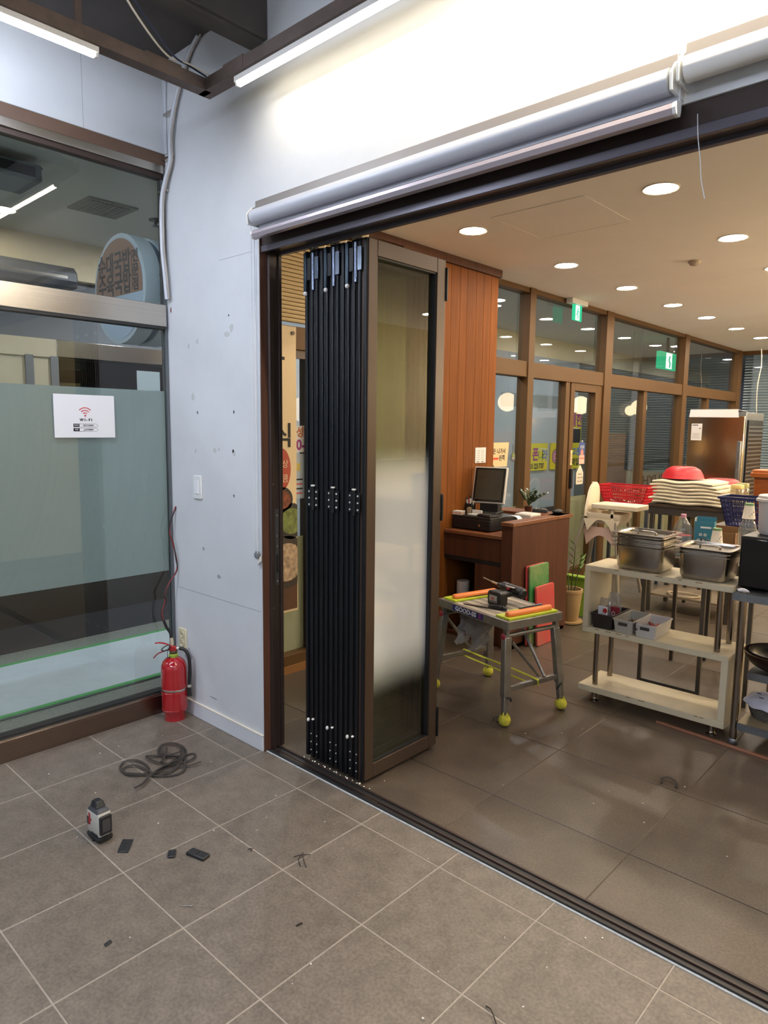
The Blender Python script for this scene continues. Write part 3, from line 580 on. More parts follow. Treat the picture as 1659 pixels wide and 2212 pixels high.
# ================================================================== WI-FI NOTICE on the glass
wf_ = thing('wifi_notice', 'white WI-FI notice with red signal symbol taped to the glass', 'sign', (-.399, -.346, 1.632)); m_paper = mat('white paper', 'd9d9dc', .7); m_ink = mat('black ink', '17171c', .7); m_red = mat('salmon red ink', 'c0565a', .7)
B(0, .0012, -.151, .151, -.105, .105).obj('sheet', m_paper, wf_)
for r in (.012, .024, .036):
    pts = [(0, r*1.05*sin(a), .004+r*1.05*cos(a)) for a in [rad(-48+96*k/14) for k in range(15)]]
    MB().tube([(.0014, y, z) for _, y, z in pts], .0028, 6, flat=(1, 0, 0)).obj('signal_arc', m_red, wf_)
MB().cyl((.0012, 0, .003), (.0022, 0, .003), .0048, n=16).obj('signal_dot', m_red, wf_)
text('W I - F I', .018, m_ink, wf_, face_x(.003, -.018, .0018), bold=.0006)
for z, a, b in ((-.045, '아이디', '852228880'), (-.066, '비번', 'ja2228880')):
    B(.0012, .0018, -.060, -.030, z-.008, z+.008).obj('black_tab', m_ink, wf_)
    text(a, .009, m_paper, wf_, face_x(-.045, z, .0022)); text(b, .011, m_ink, wf_, face_x(.015, z, .0018), xs=1.05)
    cap = [(.0014, -.030, z+.008), (.0014, .054, z+.008), (.0014, .062, z+.003), (.0014, .062, z-.003), (.0014, .054, z-.008), (.0014, -.030, z-.008)]
    MB().tube(cap, .0006, 5, closed=True).obj('tab_outline', m_ink, wf_)

# ================================================================== FRONT ROOM THINGS
# ---- fire extinguisher
fe = thing('fire_extinguisher', 'red fire extinguisher standing in the corner by the glass', 'extinguisher', (-.252, .018, 0), rad(42.7)); m_fe = mat('red enamel', '9c141c', .16, coat=.8, var=.06, vscale=6)
MB().lathe([(.056, 0), (.056, .03), (.060, .04), (.067, .055), (.068, .07), (.068, .285), (.065, .305), (.056, .325), (.042, .338), (.026, .345), (.022, .350)], n=36).obj('cylinder', m_fe, fe, smooth=40)
for z in (.062, .16): MB().lathe([(.0682, z-.0012), (.0692, z), (.0682, z+.0012)], n=36, cap=(False, False)).obj('weld_ring', m_fe, fe, smooth=60)
MB().lathe([(.0685, .168), (.0692, .169), (.0692, .178), (.0685, .179)], n=36, cap=(False, False)).obj('steel_band', m_ss, fe)
MB().lathe([(.023, .346), (.025, .350), (.025, .362), (.020, .366)], n=24).obj('collar', mat('lime green collar', '8ea53a', .4), fe, smooth=40)
MB().lathe([(.019, .364), (.019, .372), (.022, .374), (.022, .380), (.016, .383)], n=20).obj('brass_neck', mat('dull brass', '6e5f45', .35, .8), fe, smooth=40)
B(-.022, .018, -.011, .011, .381, .408).obj('valve', m_fe, fe, bevel=.004)
MB().tube(smooth([(-.005, 0, .405), (-.04, 0, .418), (-.075, 0, .424), (-.098, 0, .420)]), [.009]*18+[.007], 8, flat=(0, 0, 1)).obj('lever', m_fe, fe, smooth=50)
MB().tube(smooth([(-.012, 0, .388), (-.05, 0, .378), (-.085, 0, .362), (-.108, 0, .338)]), [.009]*18+[.007], 8, flat=(0, 0, 1)).obj('handle', m_fe, fe, smooth=50)
MB().tube(smooth([(-.02, -.012, .415), (-.045, -.014, .405), (-.06, -.013, .388), (-.04, -.013, .384), (-.015, -.013, .4)], closed=True), .0028, 6, closed=True).obj('pull_ring', m_black, fe, smooth=60)
MB().tube(smooth([(-.022, -.012, .40), (-.028, -.014, .37), (-.027, -.013, .345), (-.015, -.022, .346), (-.01, -.014, .38)]), .0016, 6).obj('seal_string', m_black, fe, smooth=60)
MB().cyl((.018, 0, .394), (.034, 0, .394), .008, n=12).obj('hose_fitting', mat('pale zinc', 'c2bfb6', .4, .4), fe, smooth=40)
MB().tube(smooth([(.032, 0, .394), (.055, 0, .39), (.075, 0, .368), (.085, 0, .33), (.087, 0, .27), (.084, 0, .215), (.082, 0, .19)]), .0092, 10).obj('hose', m_black, fe, smooth=60)
MB().cyl((.082, 0, .178), (.082, 0, .192), .0105, n=12).obj('nozzle_ring', MATS['pale zinc'], fe, smooth=40); MB().cyl((.081, 0, .128), (.082, 0, .180), .0125, .0095, n=14).obj('nozzle', m_black, fe, smooth=40)

# ---- coil of flat black strip on the floor
coil = [[(0.237, -0.406), (0.201, -0.43), (0.138, -0.467), (0.068, -0.454), (0.042, -0.418), (0.067, -0.377), (0.124, -0.363), (0.194, -0.378), (0.212, -0.419), (0.179, -0.462), (0.125, -0.469), (0.091, -0.443), (0.115, -0.403), (0.199, -0.385), (0.259, -0.374), (0.283, -0.316), (0.237, -0.242), (0.159, -0.166), (0.088, -0.143), (0.033, -0.16), (0.009, -0.206), (0.046, -0.25), (0.106, -0.27), (0.159, -0.243), (0.186, -0.192), (0.192, -0.147), (0.232, -0.16), (0.252, -0.203), (0.239, -0.253), (0.22, -0.307), (0.24, -0.381), (.268, -.388), (0.313, -0.333), (0.319, -0.282), (0.283, -0.246), (0.208, -0.196)],
 [(0.14, -0.16), (0.145, -0.206), (0.118, -0.258), (0.083, -0.304), (0.081, -0.331), (0.159, -0.318), (0.215, -0.276), (0.221, -0.233), (0.19, -0.19), (0.183, -0.22), (0.21, -0.292), (0.25, -0.404), (0.252, -0.334), (0.269, -0.271), (0.298, -0.232), (0.311, -0.178)],
 [(0.317, -0.512), (0.3, -0.466), (0.258, -0.409), (0.233, -0.341), (0.222, -0.28), (0.196, -0.208), (.13, -.17), (.06, -.165), (.03, -.2), (.06, -.24), (.12, -.26), (.2, -.22)], [(0.189, -0.312), (0.137, -0.264), (0.077, -0.22)]]
cb = thing('cable_coil', 'loose coil of flat dark cable strip on the tiles below the extinguisher', 'cable', (.18, -.3, 0)); m_strip = mat('dark grey rubber strip', '37322e', .6, var=.3, vscale=20)
for i, l in enumerate(coil):
    MB().tube(smooth([(x-.18, y+.3, .006+.004*i+.006*(.5+.5*sin(k*1.7+i))) for k, (x, y) in enumerate(l)], 5), .0062, 6, flat=(0, 0, 1)).obj('strip', m_strip, cb, smooth=60)

# ---- laser level
lz = thing('laser_level', 'white and black laser level with red logo on the tiles', 'laser level', (.535, -.769, 0), rad(3)); m_lw = mat('off white plastic', 'b9b7ae', .45); m_lb = mat('black rubber', '1a1b1d', .55); m_lg = mat('dark grey plastic', '3c3d40', .5)
MB().loft([[(x, y, z) for x, y in rrect(-.05+e, .05-e, -.03+e, .03-e, .008)] for z, e in ((.008, .002), (.02, 0), (.022, .006))]).obj('rotating_base', m_lb, lz, smooth=40)
for a in (30, 150, 270): MB().cyl((.036*cos(rad(a)), .022*sin(rad(a)), 0), (.036*cos(rad(a)), .022*sin(rad(a)), .010), .009, n=12).obj('foot', m_lb, lz)
MB().loft([[(x, y, z) for x, y in rrect(-.044, .043-e, -.0265+e, .0265-e, .006)] for z, e in ((.024, .004), (.034, 0), (.112, 0), (.118, .002))]).obj('body', m_lw, lz, smooth=40)
MB().loft([[(x, y, z) for x, y in rrect(-.044+e*1.2, .040-e*.6, -.0255+e*.7, .0255-e*.7, .006)] for z, e in ((.116, 0), (.124, .004), (.13, .014))]).obj('top_deck', m_lg, lz, smooth=40)
MB().loft([[(x, y, z) for x, y in rrect(-.03+e, .016-e, -.019+e, .019-e, .006)] for z, e in ((.129, 0), (.133, -.002), (.136, .001), (.148, .003), (.154, .009))]).obj('laser_dome', m_lb, lz, smooth=40)
MB().loft([[(x, y, z) for y, z in rrect(-.024, .024, .036, .110, .006)] for x in (.042, .053)]).obj('battery_cover', m_lb, lz, bevel=.003)
MB().loft([[(x, y, z) for y, z in rrect(-.016, .016, .048, .098, .004)] for x in (.053, .0545)]).obj('cover_panel', m_lg, lz)
B(-.028, -.018, -.0285, -.026, .060, .106).obj('red_logo', mat('red print', 'a8272b', .5), lz); B(-.018, -.010, -.0285, -.026, .078, .086).obj('red_logo', MATS['red print'], lz)
B(-.043, -.029, -.0282, -.0255, .056, .088).obj('label_plate', m_lg, lz, bevel=.001); B(-.012, .036, -.0278, -.026, .03, .036).obj('seam', m_lg, lz)

# ---- small black parts scattered on the tiles
m_pad = mat('black packer plastic', '1d1e20', .5)
def pad(quad, th, label, holes=True, name='plastic_packer'):
    c = Vector((sum(p[0] for p in quad)/4, sum(p[1] for p in quad)/4, 0)); t = thing(name, label, 'packer', c)
    q = [(p[0]-c.x, p[1]-c.y) for p in quad]; MB().prism(q, 'z', 0, th).obj('plate', m_pad, t, bevel=min(.004, th*.4))
    if holes:
        for s in (-.22, .22):
            a = Vector(q[0]).lerp(Vector(q[3]), .5); b = Vector(q[1]).lerp(Vector(q[2]), .5); m = a.lerp(b, .5+s*.6)
            MB().cyl((m.x, m.y, th-.0005), (m.x, m.y, th+.0006), .0035, n=10).obj('screw_hole', mat('deep black', '08080a', .8), t)
pad([(0.676, -0.769), (0.613, -0.716), (0.644, -0.687), (0.706, -0.741)], .005, 'thin black plastic packer lying beside the laser level')
pad([(0.842, -0.658), (0.806, -0.633), (0.823, -0.609), (0.86, -0.636)], .008, 'small black plastic cap between the two packers', False, 'rubber_wedge')
pad([(0.871, -0.600), (0.863, -0.563), (0.945, -0.540), (0.955, -0.577)], .012, 'thick black plastic packer farthest from the laser level')
pad([(1.088, -1.015), (1.084, -0.991), (1.099, -0.992), (1.102, -1.015)], .004, 'tiny black rubber chip alone on a front tile', False, 'rubber_chip')
nl = thing('screw', 'single steel screw lying on a tile', 'screw', (1.115, -.75, 0)); MB().cyl((.018, .015, .003), (-.016, -.014, .0025), .0022, .0008, n=8).obj('shank', MATS['bright zinc'], nl); MB().cyl((-.016-.003, .0, 0), (0, 0, 0), .0001, n=4); MB().cyl((.018, .015, .0035), (.021, .0175, .0035), .0042, n=10).obj('head', MATS['bright zinc'], nl)
m_twig = mat('dried brown root', '2e2722', .8)
def twig(branches, label, th=.0016, cat='root scrap', name='dried_root'):
    c = branches[0][0]; t = thing(name, label, cat, (c[0], c[1], 0))
    for b in branches: MB().tube(smooth([(x-c[0], y-c[1], z) for x, y, z in b]), th, 5).obj('strand', m_twig, t, smooth=60)
twig([[(1.173, -.329, .002), (1.19, -.31, .008), (1.208, -.28, .003)], [(1.18, -.292, .004), (1.193, -.305, .009), (1.225, -.325, .005), (1.254, -.338, .002)], [(1.193, -.301, .008), (1.2, -.33, .006), (1.235, -.35, .002)]], 'small dried root with several strands on a tile joint')
twig([[(1.456, -.556, .002), (1.458, -.545, .004), (1.46, -.534, .002)]], 'short dark splinter on a front tile', .003)
twig([[(2.075, -.393, .002), (2.1, -.405, .012), (2.13, -.425, .003)]], 'long black bristle at the bottom edge', .0018)
twig([[(1.012, -.42, .002), (1.02, -.414, .006), (1.03, -.418, .002)], [(1.02, -.414, .004), (1.022, -.405, .002)]], 'tiny dark fleck with legs on a tile joint', .0018)
rs = random.Random(11); m_crumb = mat('white plaster crumb', 'c3beb4', .9)
cr = MB()
for k in range(60):
    x, y = (rs.uniform(-.33, 2.2), rs.uniform(-1.1, .08)) if k < 42 else (rs.uniform(.5, 2.6), rs.uniform(.3, 1.6)); r = rs.uniform(.0018, .0045)
    cr.sphere((x, y, r*.5), r, n=6, sq=(1, rs.uniform(.6, 1.2), .5))
co = cr.obj('plaster_crumbs', m_crumb); co['kind'] = 'stuff'; tag(co, 'scattered white plaster crumbs on both floors', 'debris')
# two plastic straps and a wooden batten on the rear floor
def strap(pts, label): 
    c = pts[0]; o = MB().tube(smooth([(x-c[0], y-c[1], z) for x, y, z in pts]), .0055, 6, flat=(0, 0, 1)).obj('strap_loop', m_black, smooth=60); o.location = (c[0], c[1], 0); tag(o, label, 'strap')
strap([(1.035, 1.2, .006), (1.02, 1.225, .012), (1.03, 1.255, .01), (1.062, 1.262, .006), (1.078, 1.24, .012), (1.07, 1.215, .006), (1.048, 1.205, .004)], 'small black strap ring on the floor by the tennis ball foot')
strap([(1.963, 1.165, .006), (1.95, 1.195, .012), (1.972, 1.22, .016), (2.0, 1.215, .014), (2.02, 1.195, .008), (2.024, 1.175, .006)], 'black half ring of strap alone on the rear floor')
bt = thing('wooden_batten', 'long brown wooden batten lying in front of the white shelf', 'batten', (1.689, 1.815, 0), math.atan2(1.761-1.815, 2.252-1.689)); m_bat = mat('red brown moulding', '7a4f38', .5, var=.3, vscale=4, stretch=(.4, 6, 6))
MB().prism([(-.012, 0), (.012, 0), (.012, .008), (.006, .014), (-.006, .014), (-.012, .008)], 'x', 0, 1.9).obj('strip', m_bat, bt)
MB().prism([(.014, 0), (.026, 0), (.026, .008), (.014, .01)], 'x', .01, 1.9).obj('strip', m_bat, bt)

# ================================================================== FOLDING WORK BENCH with tools
bn = thing('folding_workbench', 'aluminium folding work bench with tennis ball feet lettered GOOD-SSE', 'workbench', (.858, 1.482, 0), rad(-14.3)); m_al = mat('scuffed aluminium', '9a9894', .38, .85, var=.25, vscale=14); m_ply = mat('grey worn deck', '8f8578', .7, var=.35, vscale=10, stretch=(1, 5, 1), col2='6f665c')
HX, HY, ZT = .302, .205, .570
tp = B(-HX, HX, -HY, HY, ZT-.008, ZT).obj('table_top', m_ply, bn, bevel=.002)
for k in range(6): y = -HY+.02+k*.066; B(-HX+.01, HX-.01, y, y+.034, ZT, ZT+.0015).obj('anti_slip_strip', mat('pale worn strip', 'a79c8d', .7, var=.2, vscale=15), tp)
for a in ((-HX, HX, -HY-.004, -HY+.012), (-HX, HX, HY-.012, HY+.004), (-HX-.004, -HX+.012, -HY, HY), (HX-.012, HX+.004, -HY, HY)): B(*a, ZT-.045, ZT+.002).obj('rim', m_al, bn, bevel=.002)
B(-.165, .105, -HY-.0055, -HY-.004, ZT-.038, ZT-.004).obj('name_strip', mat('navy strip', '20235a', .5), bn)
text('GOOD-SS', .036, mat('white print', 'd8d8dc', .6), bn, face_y(-.045, ZT-.021, -HY-.006), xs=1.18, bold=.0008); text('E', .036, mat('magenta print', 'a3356b', .6), bn, face_y(.08, ZT-.021, -HY-.006), xs=1.1, bold=.0008)
m_ball = mat('yellow tennis felt', 'c9c23c', .9, var=.25, vscale=30, bump=.4, bscale=200); m_knob = mat('red release knob', '8e1f2a', .4); m_rub = mat('black wheel', '1b1b1b', .6)
for sx in (-1, 1):
    for sy in (-1, 1):
        top = Vector((sx*(HX-.03), sy*(HY-.02), ZT-.09)); bot = Vector((sx*(HX+.01), sy*(HY+.012), .035))
        d = (bot-top); leg = MB()
        for w, a, b in ((.034, 0, .72), (.027, .70, 1)):
            p, q = top+d*a, top+d*b; leg.loft([[(c.x+i*w/2, c.y+j*w*.7, c.z) for i, j in ((-1, -1), (1, -1), (1, 1), (-1, 1))] for c in (p, q)])
        lg = leg.obj('leg', m_al, bn, bevel=.003)
        MB().sphere((bot.x, bot.y, .034), .034, n=16).obj('tennis_ball', m_ball, lg, smooth=80)
        cut = MB()
        for k in range(5): a = 2*pi*k/5; cut.loft([[(bot.x+.026*cos(a+t), bot.y+.026*sin(a+t), .052) for t in (-.5, .5)]+[(bot.x+.029*cos(a), bot.y+.029*sin(a), .052)], [(bot.x+.017*cos(a+t*.2), bot.y+.017*sin(a+t*.2), .082) for t in (-.5, .5)]+[(bot.x+.019*cos(a), bot.y+.019*sin(a), .082)]])
        cut.obj('ball_petals', m_ball, lg)
        MB().tube(smooth([(bot.x, bot.y-sy*.0, .16), (bot.x+sx*.01, bot.y-sy*.03, .15), (bot.x, bot.y-sy*.04, .13)]), .005, 6).obj('hook', m_rub, lg)
    MB().cyl((sx*(HX-.03), -HY+.0, ZT-.085), (sx*(HX-.03), HY-.0, ZT-.085), .013, n=14).obj('pivot_tube', m_al, bn, smooth=40)
    for sy in (-1, 1): MB().prism([(sy*(HY-.03), ZT-.045), (sy*(HY-.005), ZT-.045), (sy*(HY-.01), ZT-.10), (sy*(HY-.025), ZT-.10)], 'x', sx*(HX-.03)-.014, sx*(HX-.03)+.014).obj('bracket', m_al, bn)
    MB().lathe([(.0, 0), (.016, .001), (.018, .006), (.012, .012), (.004, .014)], M=Matrix.Translation((sx*(HX-.03), -HY-.0, ZT-.085)) @ Matrix.Rotation(rad(90), 4, 'X'), n=16).obj('release_knob', m_knob, bn, smooth=50)
    x = sx*(HX-.003); B(x-.011, x+.011, -HY+.01, HY-.01, .185, .213).obj('lower_bar', m_al, bn, bevel=.002)
    MB().cyl((sx*(HX-.004), .09, .215), (sx*.03, .09, ZT-.02), .010, n=10).obj('diagonal_strut', m_al, bn, smooth=40); MB().cyl((sx*(HX-.02), -.155, ZT-.12), (sx*(HX-.004), .045, .225), .009, n=8).obj('brace', m_al, bn, smooth=40)
st = thing('elastic_strap', 'lime yellow strap stretched between the lower bars of the work bench', 'strap', (.858, 1.482, 0), rad(-14.3)); m_lime = mat('lime yellow webbing', 'b8bd2c', .6, var=.15, vscale=40)
MB().tube(smooth([(-HX+.0, .0, .2195), (-.1, .005, .2185), (.1, .015, .2185), (HX+.004, .01, .2195), (HX+.024, .01, .214), (HX+.026, .01, .186)]), .010, 8, flat=(0, 0, 1)).obj('upper_run', m_lime, st, smooth=50); MB().tube([(-HX+.0, .0, .180), (HX+.0, .01, .180)], .009, 8, flat=(0, 0, 1)).obj('lower_run', m_lime, st, smooth=50)
bg = thing('plastic_bag', 'cloudy plastic bag hanging under the left end of the work bench', 'bag', (.858, 1.482, 0), rad(-14.3)); m_bag = glass('cloudy plastic', 'cfd0d2', 'b5b3b0', .55, ior=1.35, rough=.2)
bgm = MB(); nx, nz = 10, 9
vs = [(-.22+.2*i/nx, -.11+.025*sin(i*1.7+j*.6)+.012*sin(j*2.1), ZT-.05-.23*j/nz*(.75+.25*cos(i*.9))) for j in range(nz+1) for i in range(nx+1)]
vs += [(x, y+.05+.02*sin(k), z) for k, (x, y, z) in enumerate(vs)]; n1 = (nx+1)*(nz+1)
fs = [(o+j*(nx+1)+i, o+j*(nx+1)+i+1, o+(j+1)*(nx+1)+i+1, o+(j+1)*(nx+1)+i) for o in (0, n1) for j in range(nz) for i in range(nx)]
bgm.add(vs, fs).obj('film', m_bag, bg, smooth=80)
# orange / lime plastering floats
m_fl = mat('lime green plastic', 'b7c526', .45, var=.12, vscale=30); m_or = mat('orange plastic', 'e07a35', .4)
BR = Matrix.Translation((.858, 1.482, 0)) @ Matrix.Rotation(rad(-14.3), 4, 'Z')
def on_bench(x, y, z=ZT+.0015): return tuple(BR @ Vector((x, y, z)))
for x, y, lb in ((-.225, .0, 'lime plastering float with orange grip at the left end of the bench'), (.235, .0, 'lime plastering float with orange grip at the right end of the bench')):
    t = thing('plastering_float', lb, 'float', on_bench(x, y), rad(-14.3), 'plastering floats on the work bench')
    B(-.055, .055, -.185, .185, 0, .012).obj('board', m_fl, t, bevel=.002)
    MB().loft([[(x_*w+.012, yy, z_) for x_, z_ in ((-.5, .012), (.5, .012), (.5, .026), (.3, .036), (-.3, .036), (-.5, .026))] for yy, w in ((-.165, .03), (-.150, .045), (.150, .045), (.165, .03))]).obj('grip', m_or, t, bevel=.003)
    for k in range(3): B(-.02, -.008, -.12+k*.09, -.1+k*.09, .012, .018).obj('clip', m_fl, t)
sb = thing('saw_blade', 'thin dark saw blade resting on the left float', 'saw blade', on_bench(-.19, -.01, ZT+.016), rad(72)); B(-.13, .13, -.004, .004, 0, .002).obj('blade', m_black, sb)
tooth = MB()
for k in range(26): tooth.add([(-.13+k*.01, -.004, 0), (-.12+k*.01, -.004, 0), (-.125+k*.01, -.008, .001)], [(0, 1, 2)])
tooth.obj('teeth', m_black, sb)
# cordless driver lying on its side
dr = thing('cordless_drill', 'black cordless driver with long bit lying on the work bench', 'drill', on_bench(.0, .035), rad(-14.3)); m_dk = mat('black tool plastic', '17181a', .4); m_dg = mat('grey tool housing', '8d8a82', .4, .3)
MB().loft([[(x, y, z) for x, z in rrect(-.055+e, .055-e, .0+e*.5, .085-e, .016)] for y, e in ((-.075, .004), (-.068, 0), (-.02, 0), (-.012, .004))]).obj('battery', m_dk, dr, bevel=.003)
B(-.035, .030, -.0775, -.0745, .022, .062).obj('battery_label', mat('silver label', 'a6a49f', .35, .3), dr); B(-.018, .006, -.0785, -.077, .036, .05).obj('label_print', m_red, dr); B(-.03, .026, -.0785, -.077, .026, .03).obj('label_print', m_ink, dr)
MB().tube([(0, -.015, .055), (.01, .03, .06), (.015, .06, .066)], [.022, .02, .024], 14).obj('grip', m_dk, dr, smooth=40)
MB().cyl((-.07, .065, .085), (.085, .075, .07), .030, .034, n=20).obj('motor_housing', m_dk, dr, smooth=40); MB().cyl((-.075, .065, .0855), (-.03, .068, .082), .026, .031, n=20).obj('gear_case', m_dg, dr, smooth=40)
MB().cyl((-.11, .063, .089), (-.072, .065, .0855), .014, .02, n=16).obj('chuck', m_dk, dr, smooth=40); MB().cyl((-.165, .06, .096), (-.11, .063, .0895), .0065, n=12).obj('bit_holder', mat('worn steel bit', 'b3a78f', .3, .9), dr, smooth=40); MB().cyl((-.24, .055, .108), (-.165, .06, .096), .0035, n=10).obj('bit', MATS['worn steel bit'], dr, smooth=40)
B(.0, .02, .02, .04, .085, .098).obj('selector', m_knob, dr, bevel=.003)
MB().cyl((.084, .075, .07), (.098, .076, .069), .034, .022, n=20).obj('rear_cap', m_dk, dr, smooth=40); B(-.02, .05, .03, .05, .098, .104).obj('top_trim', m_dg, dr, bevel=.003)
pt = thing('caulking_knife', 'dark pry knife with ribbed black grip on the work bench', 'knife', on_bench(.03, -.10), rad(10)); MB().prism([(-.16, -.004), (-.15, -.008), (.0, -.010), (.0, .010), (-.15, .004)], 'z', .002, .006).obj('blade', mat('dark worn steel', '5b564f', .4, .8), pt)
MB().tube([(0, 0, .012), (.03, 0, .014), (.09, 0, .013), (.11, 0, .011)], [.009, .013, .012, .008], 10).obj('grip', m_dk, pt, smooth=40)
for k in range(6): MB().tube([(.025+k*.012, 0, .014), (.029+k*.012, 0, .014)], .0142, 10).obj('grip_rib', m_dk, pt)
ck = thing('utility_knife', 'cutter knife with blue end beside the right orange grip', 'knife', on_bench(.196, .05, ZT+.0145), rad(72)); MB().tube([(-.07, 0, .012), (.0, 0, .013), (.05, 0, .013)], [.006, .009, .009], 8).obj('handle', m_dk, ck, smooth=40); MB().tube([(.05, 0, .013), (.09, 0, .014), (.1, 0, .013)], [.010, .011, .006], 10).obj('blue_end', mat('dark blue plastic', '1f2c44', .4), ck, smooth=40); B(-.14, -.07, -.006, .006, .008, .0095).obj('blade', MATS['lime green plastic'], ck)

# ================================================================== RECEPTION DESK
dk = thing('reception_desk', 'dark brown wooden reception desk against the wood pillar', 'desk', (0, 0, 0)); m_top = mat('brown desk top', '7b4d30', .4, var=.25, vscale=5, stretch=(1, 5, 5), col2='6a3f26')
B(.338, .430, 2.30, 3.13, 0, .905).obj('side_panel', m_woodD, dk, bevel=.002); B(.330, .438, 2.292, 3.15, .905, .932).obj('ledge', m_top, dk, bevel=.003)
B(-.186, .338, 2.95, 3.13, 0, .905).obj('back_panel', m_woodD, dk); B(-.186, .44, 2.93, 3.16, .905, .932).obj('ledge', m_top, dk, bevel=.003)
B(-.186, .337, 2.30, 2.95, .800, .826).obj('counter_top', m_top, dk, bevel=.003)
dw = B(-.186, .334, 2.308, 2.33, .632, .794).obj('drawer', m_woodD, dk, bevel=.002); B(-.18, .33, 2.315, 2.34, .60, .630).obj('finger_gap', m_black, dw)
B(.10, .337, 2.315, 2.34, .02, .60).obj('cupboard_door', m_woodD, dk, bevel=.002)
B(-.186, .10, 2.90, 2.94, .02, .80).obj('inner_back', mat('dark inner board', '2a1a14', .6), dk); B(-.186, .10, 2.32, 2.9, .28, .30).obj('shelf', m_woodD, dk, bevel=.002); B(.085, .10, 2.34, 2.9, .02, .8).obj('divider', m_woodD, dk); B(-.186, .43, 2.33, 3.1, 0, .03).obj('plinth', m_woodD, dk)
tr_ = thing('toilet_roll', 'white paper roll in the open shelf of the desk', 'paper roll', (-.10, 2.45, .301)); MB().lathe([(.018, 0), (.048, 0), (.05, .004), (.05, .108), (.048, .112), (.018, .112)], n=28).obj('roll', mat('toilet paper', 'cfc7bb', .9), tr_, smooth=40); MB().lathe([(.018, .03), (.018, .112), (.016, .112), (.016, .03)], n=20, cap=(False, False)).obj('core', m_cream, tr_)
cdw = thing('cash_drawer', 'black metal cash drawer on the desk', 'cash drawer', (.0, 2.58, .827)); B(-.175, .175, -.185, .185, .006, .105).obj('case', mat('black powder coat', '131315', .45), cdw, bevel=.004)
B(-.17, .17, -.190, -.184, .012, .085).obj('drawer_front', MATS['black powder coat'], cdw, bevel=.003); MB().cyl((.08, -.19, .045), (.08, -.196, .045), .010, n=16).obj('lock', m_ss, cdw, smooth=40)
for sx in (-1, 1):
    for sy in (-1, 1): MB().cyl((sx*.15, sy*.16, 0), (sx*.15, sy*.16, .007), .012, n=10).obj('foot', m_black, cdw)
ZC = .933
ps = thing('pos_terminal', 'point of sale touchscreen with white frame and dark screen', 'monitor', (-.02, 2.64, ZC), rad(14)); Tm = Matrix.Translation((0, 0, .085)) @ Matrix.Rotation(rad(-14), 4, 'X'); pm = MB()
pm.box(-.135, .135, -.012, .018, -.005, .285, Tm); pm.obj('bezel', mat('white bezel', 'c9c6bf', .4), ps, bevel=.006)
MB().box(-.125, .125, -.016, -.011, .006, .276, Tm).obj('screen_border', mat('black glass', '101010', .12), ps, bevel=.002); MB().box(-.108, .108, -.0175, -.015, .024, .262, Tm).obj('screen', mat('dark olive screen', '3d392f', .12, var=.2, vscale=6), ps)
MB().prism([(.02, .003), (.13, .003), (.1, .22), (.04, .30)], 'x', -.075, .075).obj('back_housing', mat('black housing', '151515', .5), ps, bevel=.005); B(-.085, .085, -.045, .14, 0, .014).obj('base', m_black, ps, bevel=.004)
kb = thing('keypad', 'black card keypad lying on the cash drawer', 'keypad', (.10, 2.47, ZC), rad(-12)); B(-.07, .07, -.05, .05, 0, .016).obj('body', m_black, kb, bevel=.004)
for i in range(8):
    for j in range(5): B(-.06+i*.0155, -.048+i*.0155, -.04+j*.017, -.028+j*.017, .016, .020).obj('key', mat('dark key', '343434', .6), kb)
pc_ = thing('pen_holder', 'black pen pot holding white markers on the desk', 'pen holder', (-.152, 2.59, ZC)); MB().loft([[(x, y, z) for x, y in rrect(-.032, .032, -.03, .03, .004)] for z in (0, .075)], cap=(True, False)).obj('pot', m_black, pc_, bevel=.001)
for k, (a, b, h, cc) in enumerate(((-.018, -.03, .12, 'd2cdc4'), (.0, .004, .135, 'd2cdc4'), (.016, .038, .118, 'd6cfc4'), (.004, -.008, .112, '8e2326'))):
    t = thing('marker_pen', ['white marker leaning left in the pen pot', 'tallest white marker in the pen pot', 'white marker leaning right in the pen pot', 'red pen in the pen pot'][k], 'pen', (-.152, 2.59, ZC)); MB().cyl((a*.6, 0, .012), (b, -.005, h*.85), .007, n=10).obj('barrel', mat('pen '+cc, cc, .5), t, smooth=40); MB().cyl((b, -.005, h*.85), (b*1.15, -.006, h), .0065, n=10).obj('cap', m_black if k != 3 else m_red, t)
sn = thing('sticky_notes', 'stack of note pads with an orange layer on the cash drawer', 'notepad', (-.155, 2.44, ZC), rad(8))
for k, c in enumerate(('cfc9c0', 'd98a63', 'cfc9c0', 'd8d3ca')): B(-.04+.002*k, .04+.001*k, -.03, .03, k*.007, k*.007+.0065).obj('pad', mat('note '+c, c, .8), sn)
tc_ = thing('toothpick_cup', 'small clear cup of toothpicks on the cash drawer', 'cup', (-.075, 2.47, ZC)); MB().lathe([(.016, 0), (.020, .055), (.0185, .055), (.015, .003)], n=18, cap=(True, False)).obj('cup', glass('cup plastic', 'e8e0d4', 'bfae97', .35), tc_, smooth=40)
tk = MB(); rs = random.Random(5)
for k in range(18): a = rs.uniform(0, 6.28); r = rs.uniform(0, .011); tk.cyl((r*cos(a), r*sin(a), .004), (1.2*r*cos(a+.3), 1.2*r*sin(a+.3), .06), .001, n=4)
tk.obj('toothpicks', mat('toothpick wood', 'b89b72', .8), tc_)
wb_ = thing('white_tray', 'white card tray beside the touchscreen', 'tray', (-.02, 2.47, ZC), rad(-6)); B(-.05, .05, -.03, .03, 0, .012).obj('base', m_endw, wb_, bevel=.003); B(-.05, .05, .02, .03, .01, .04).obj('lip', m_endw, wb_, bevel=.003)
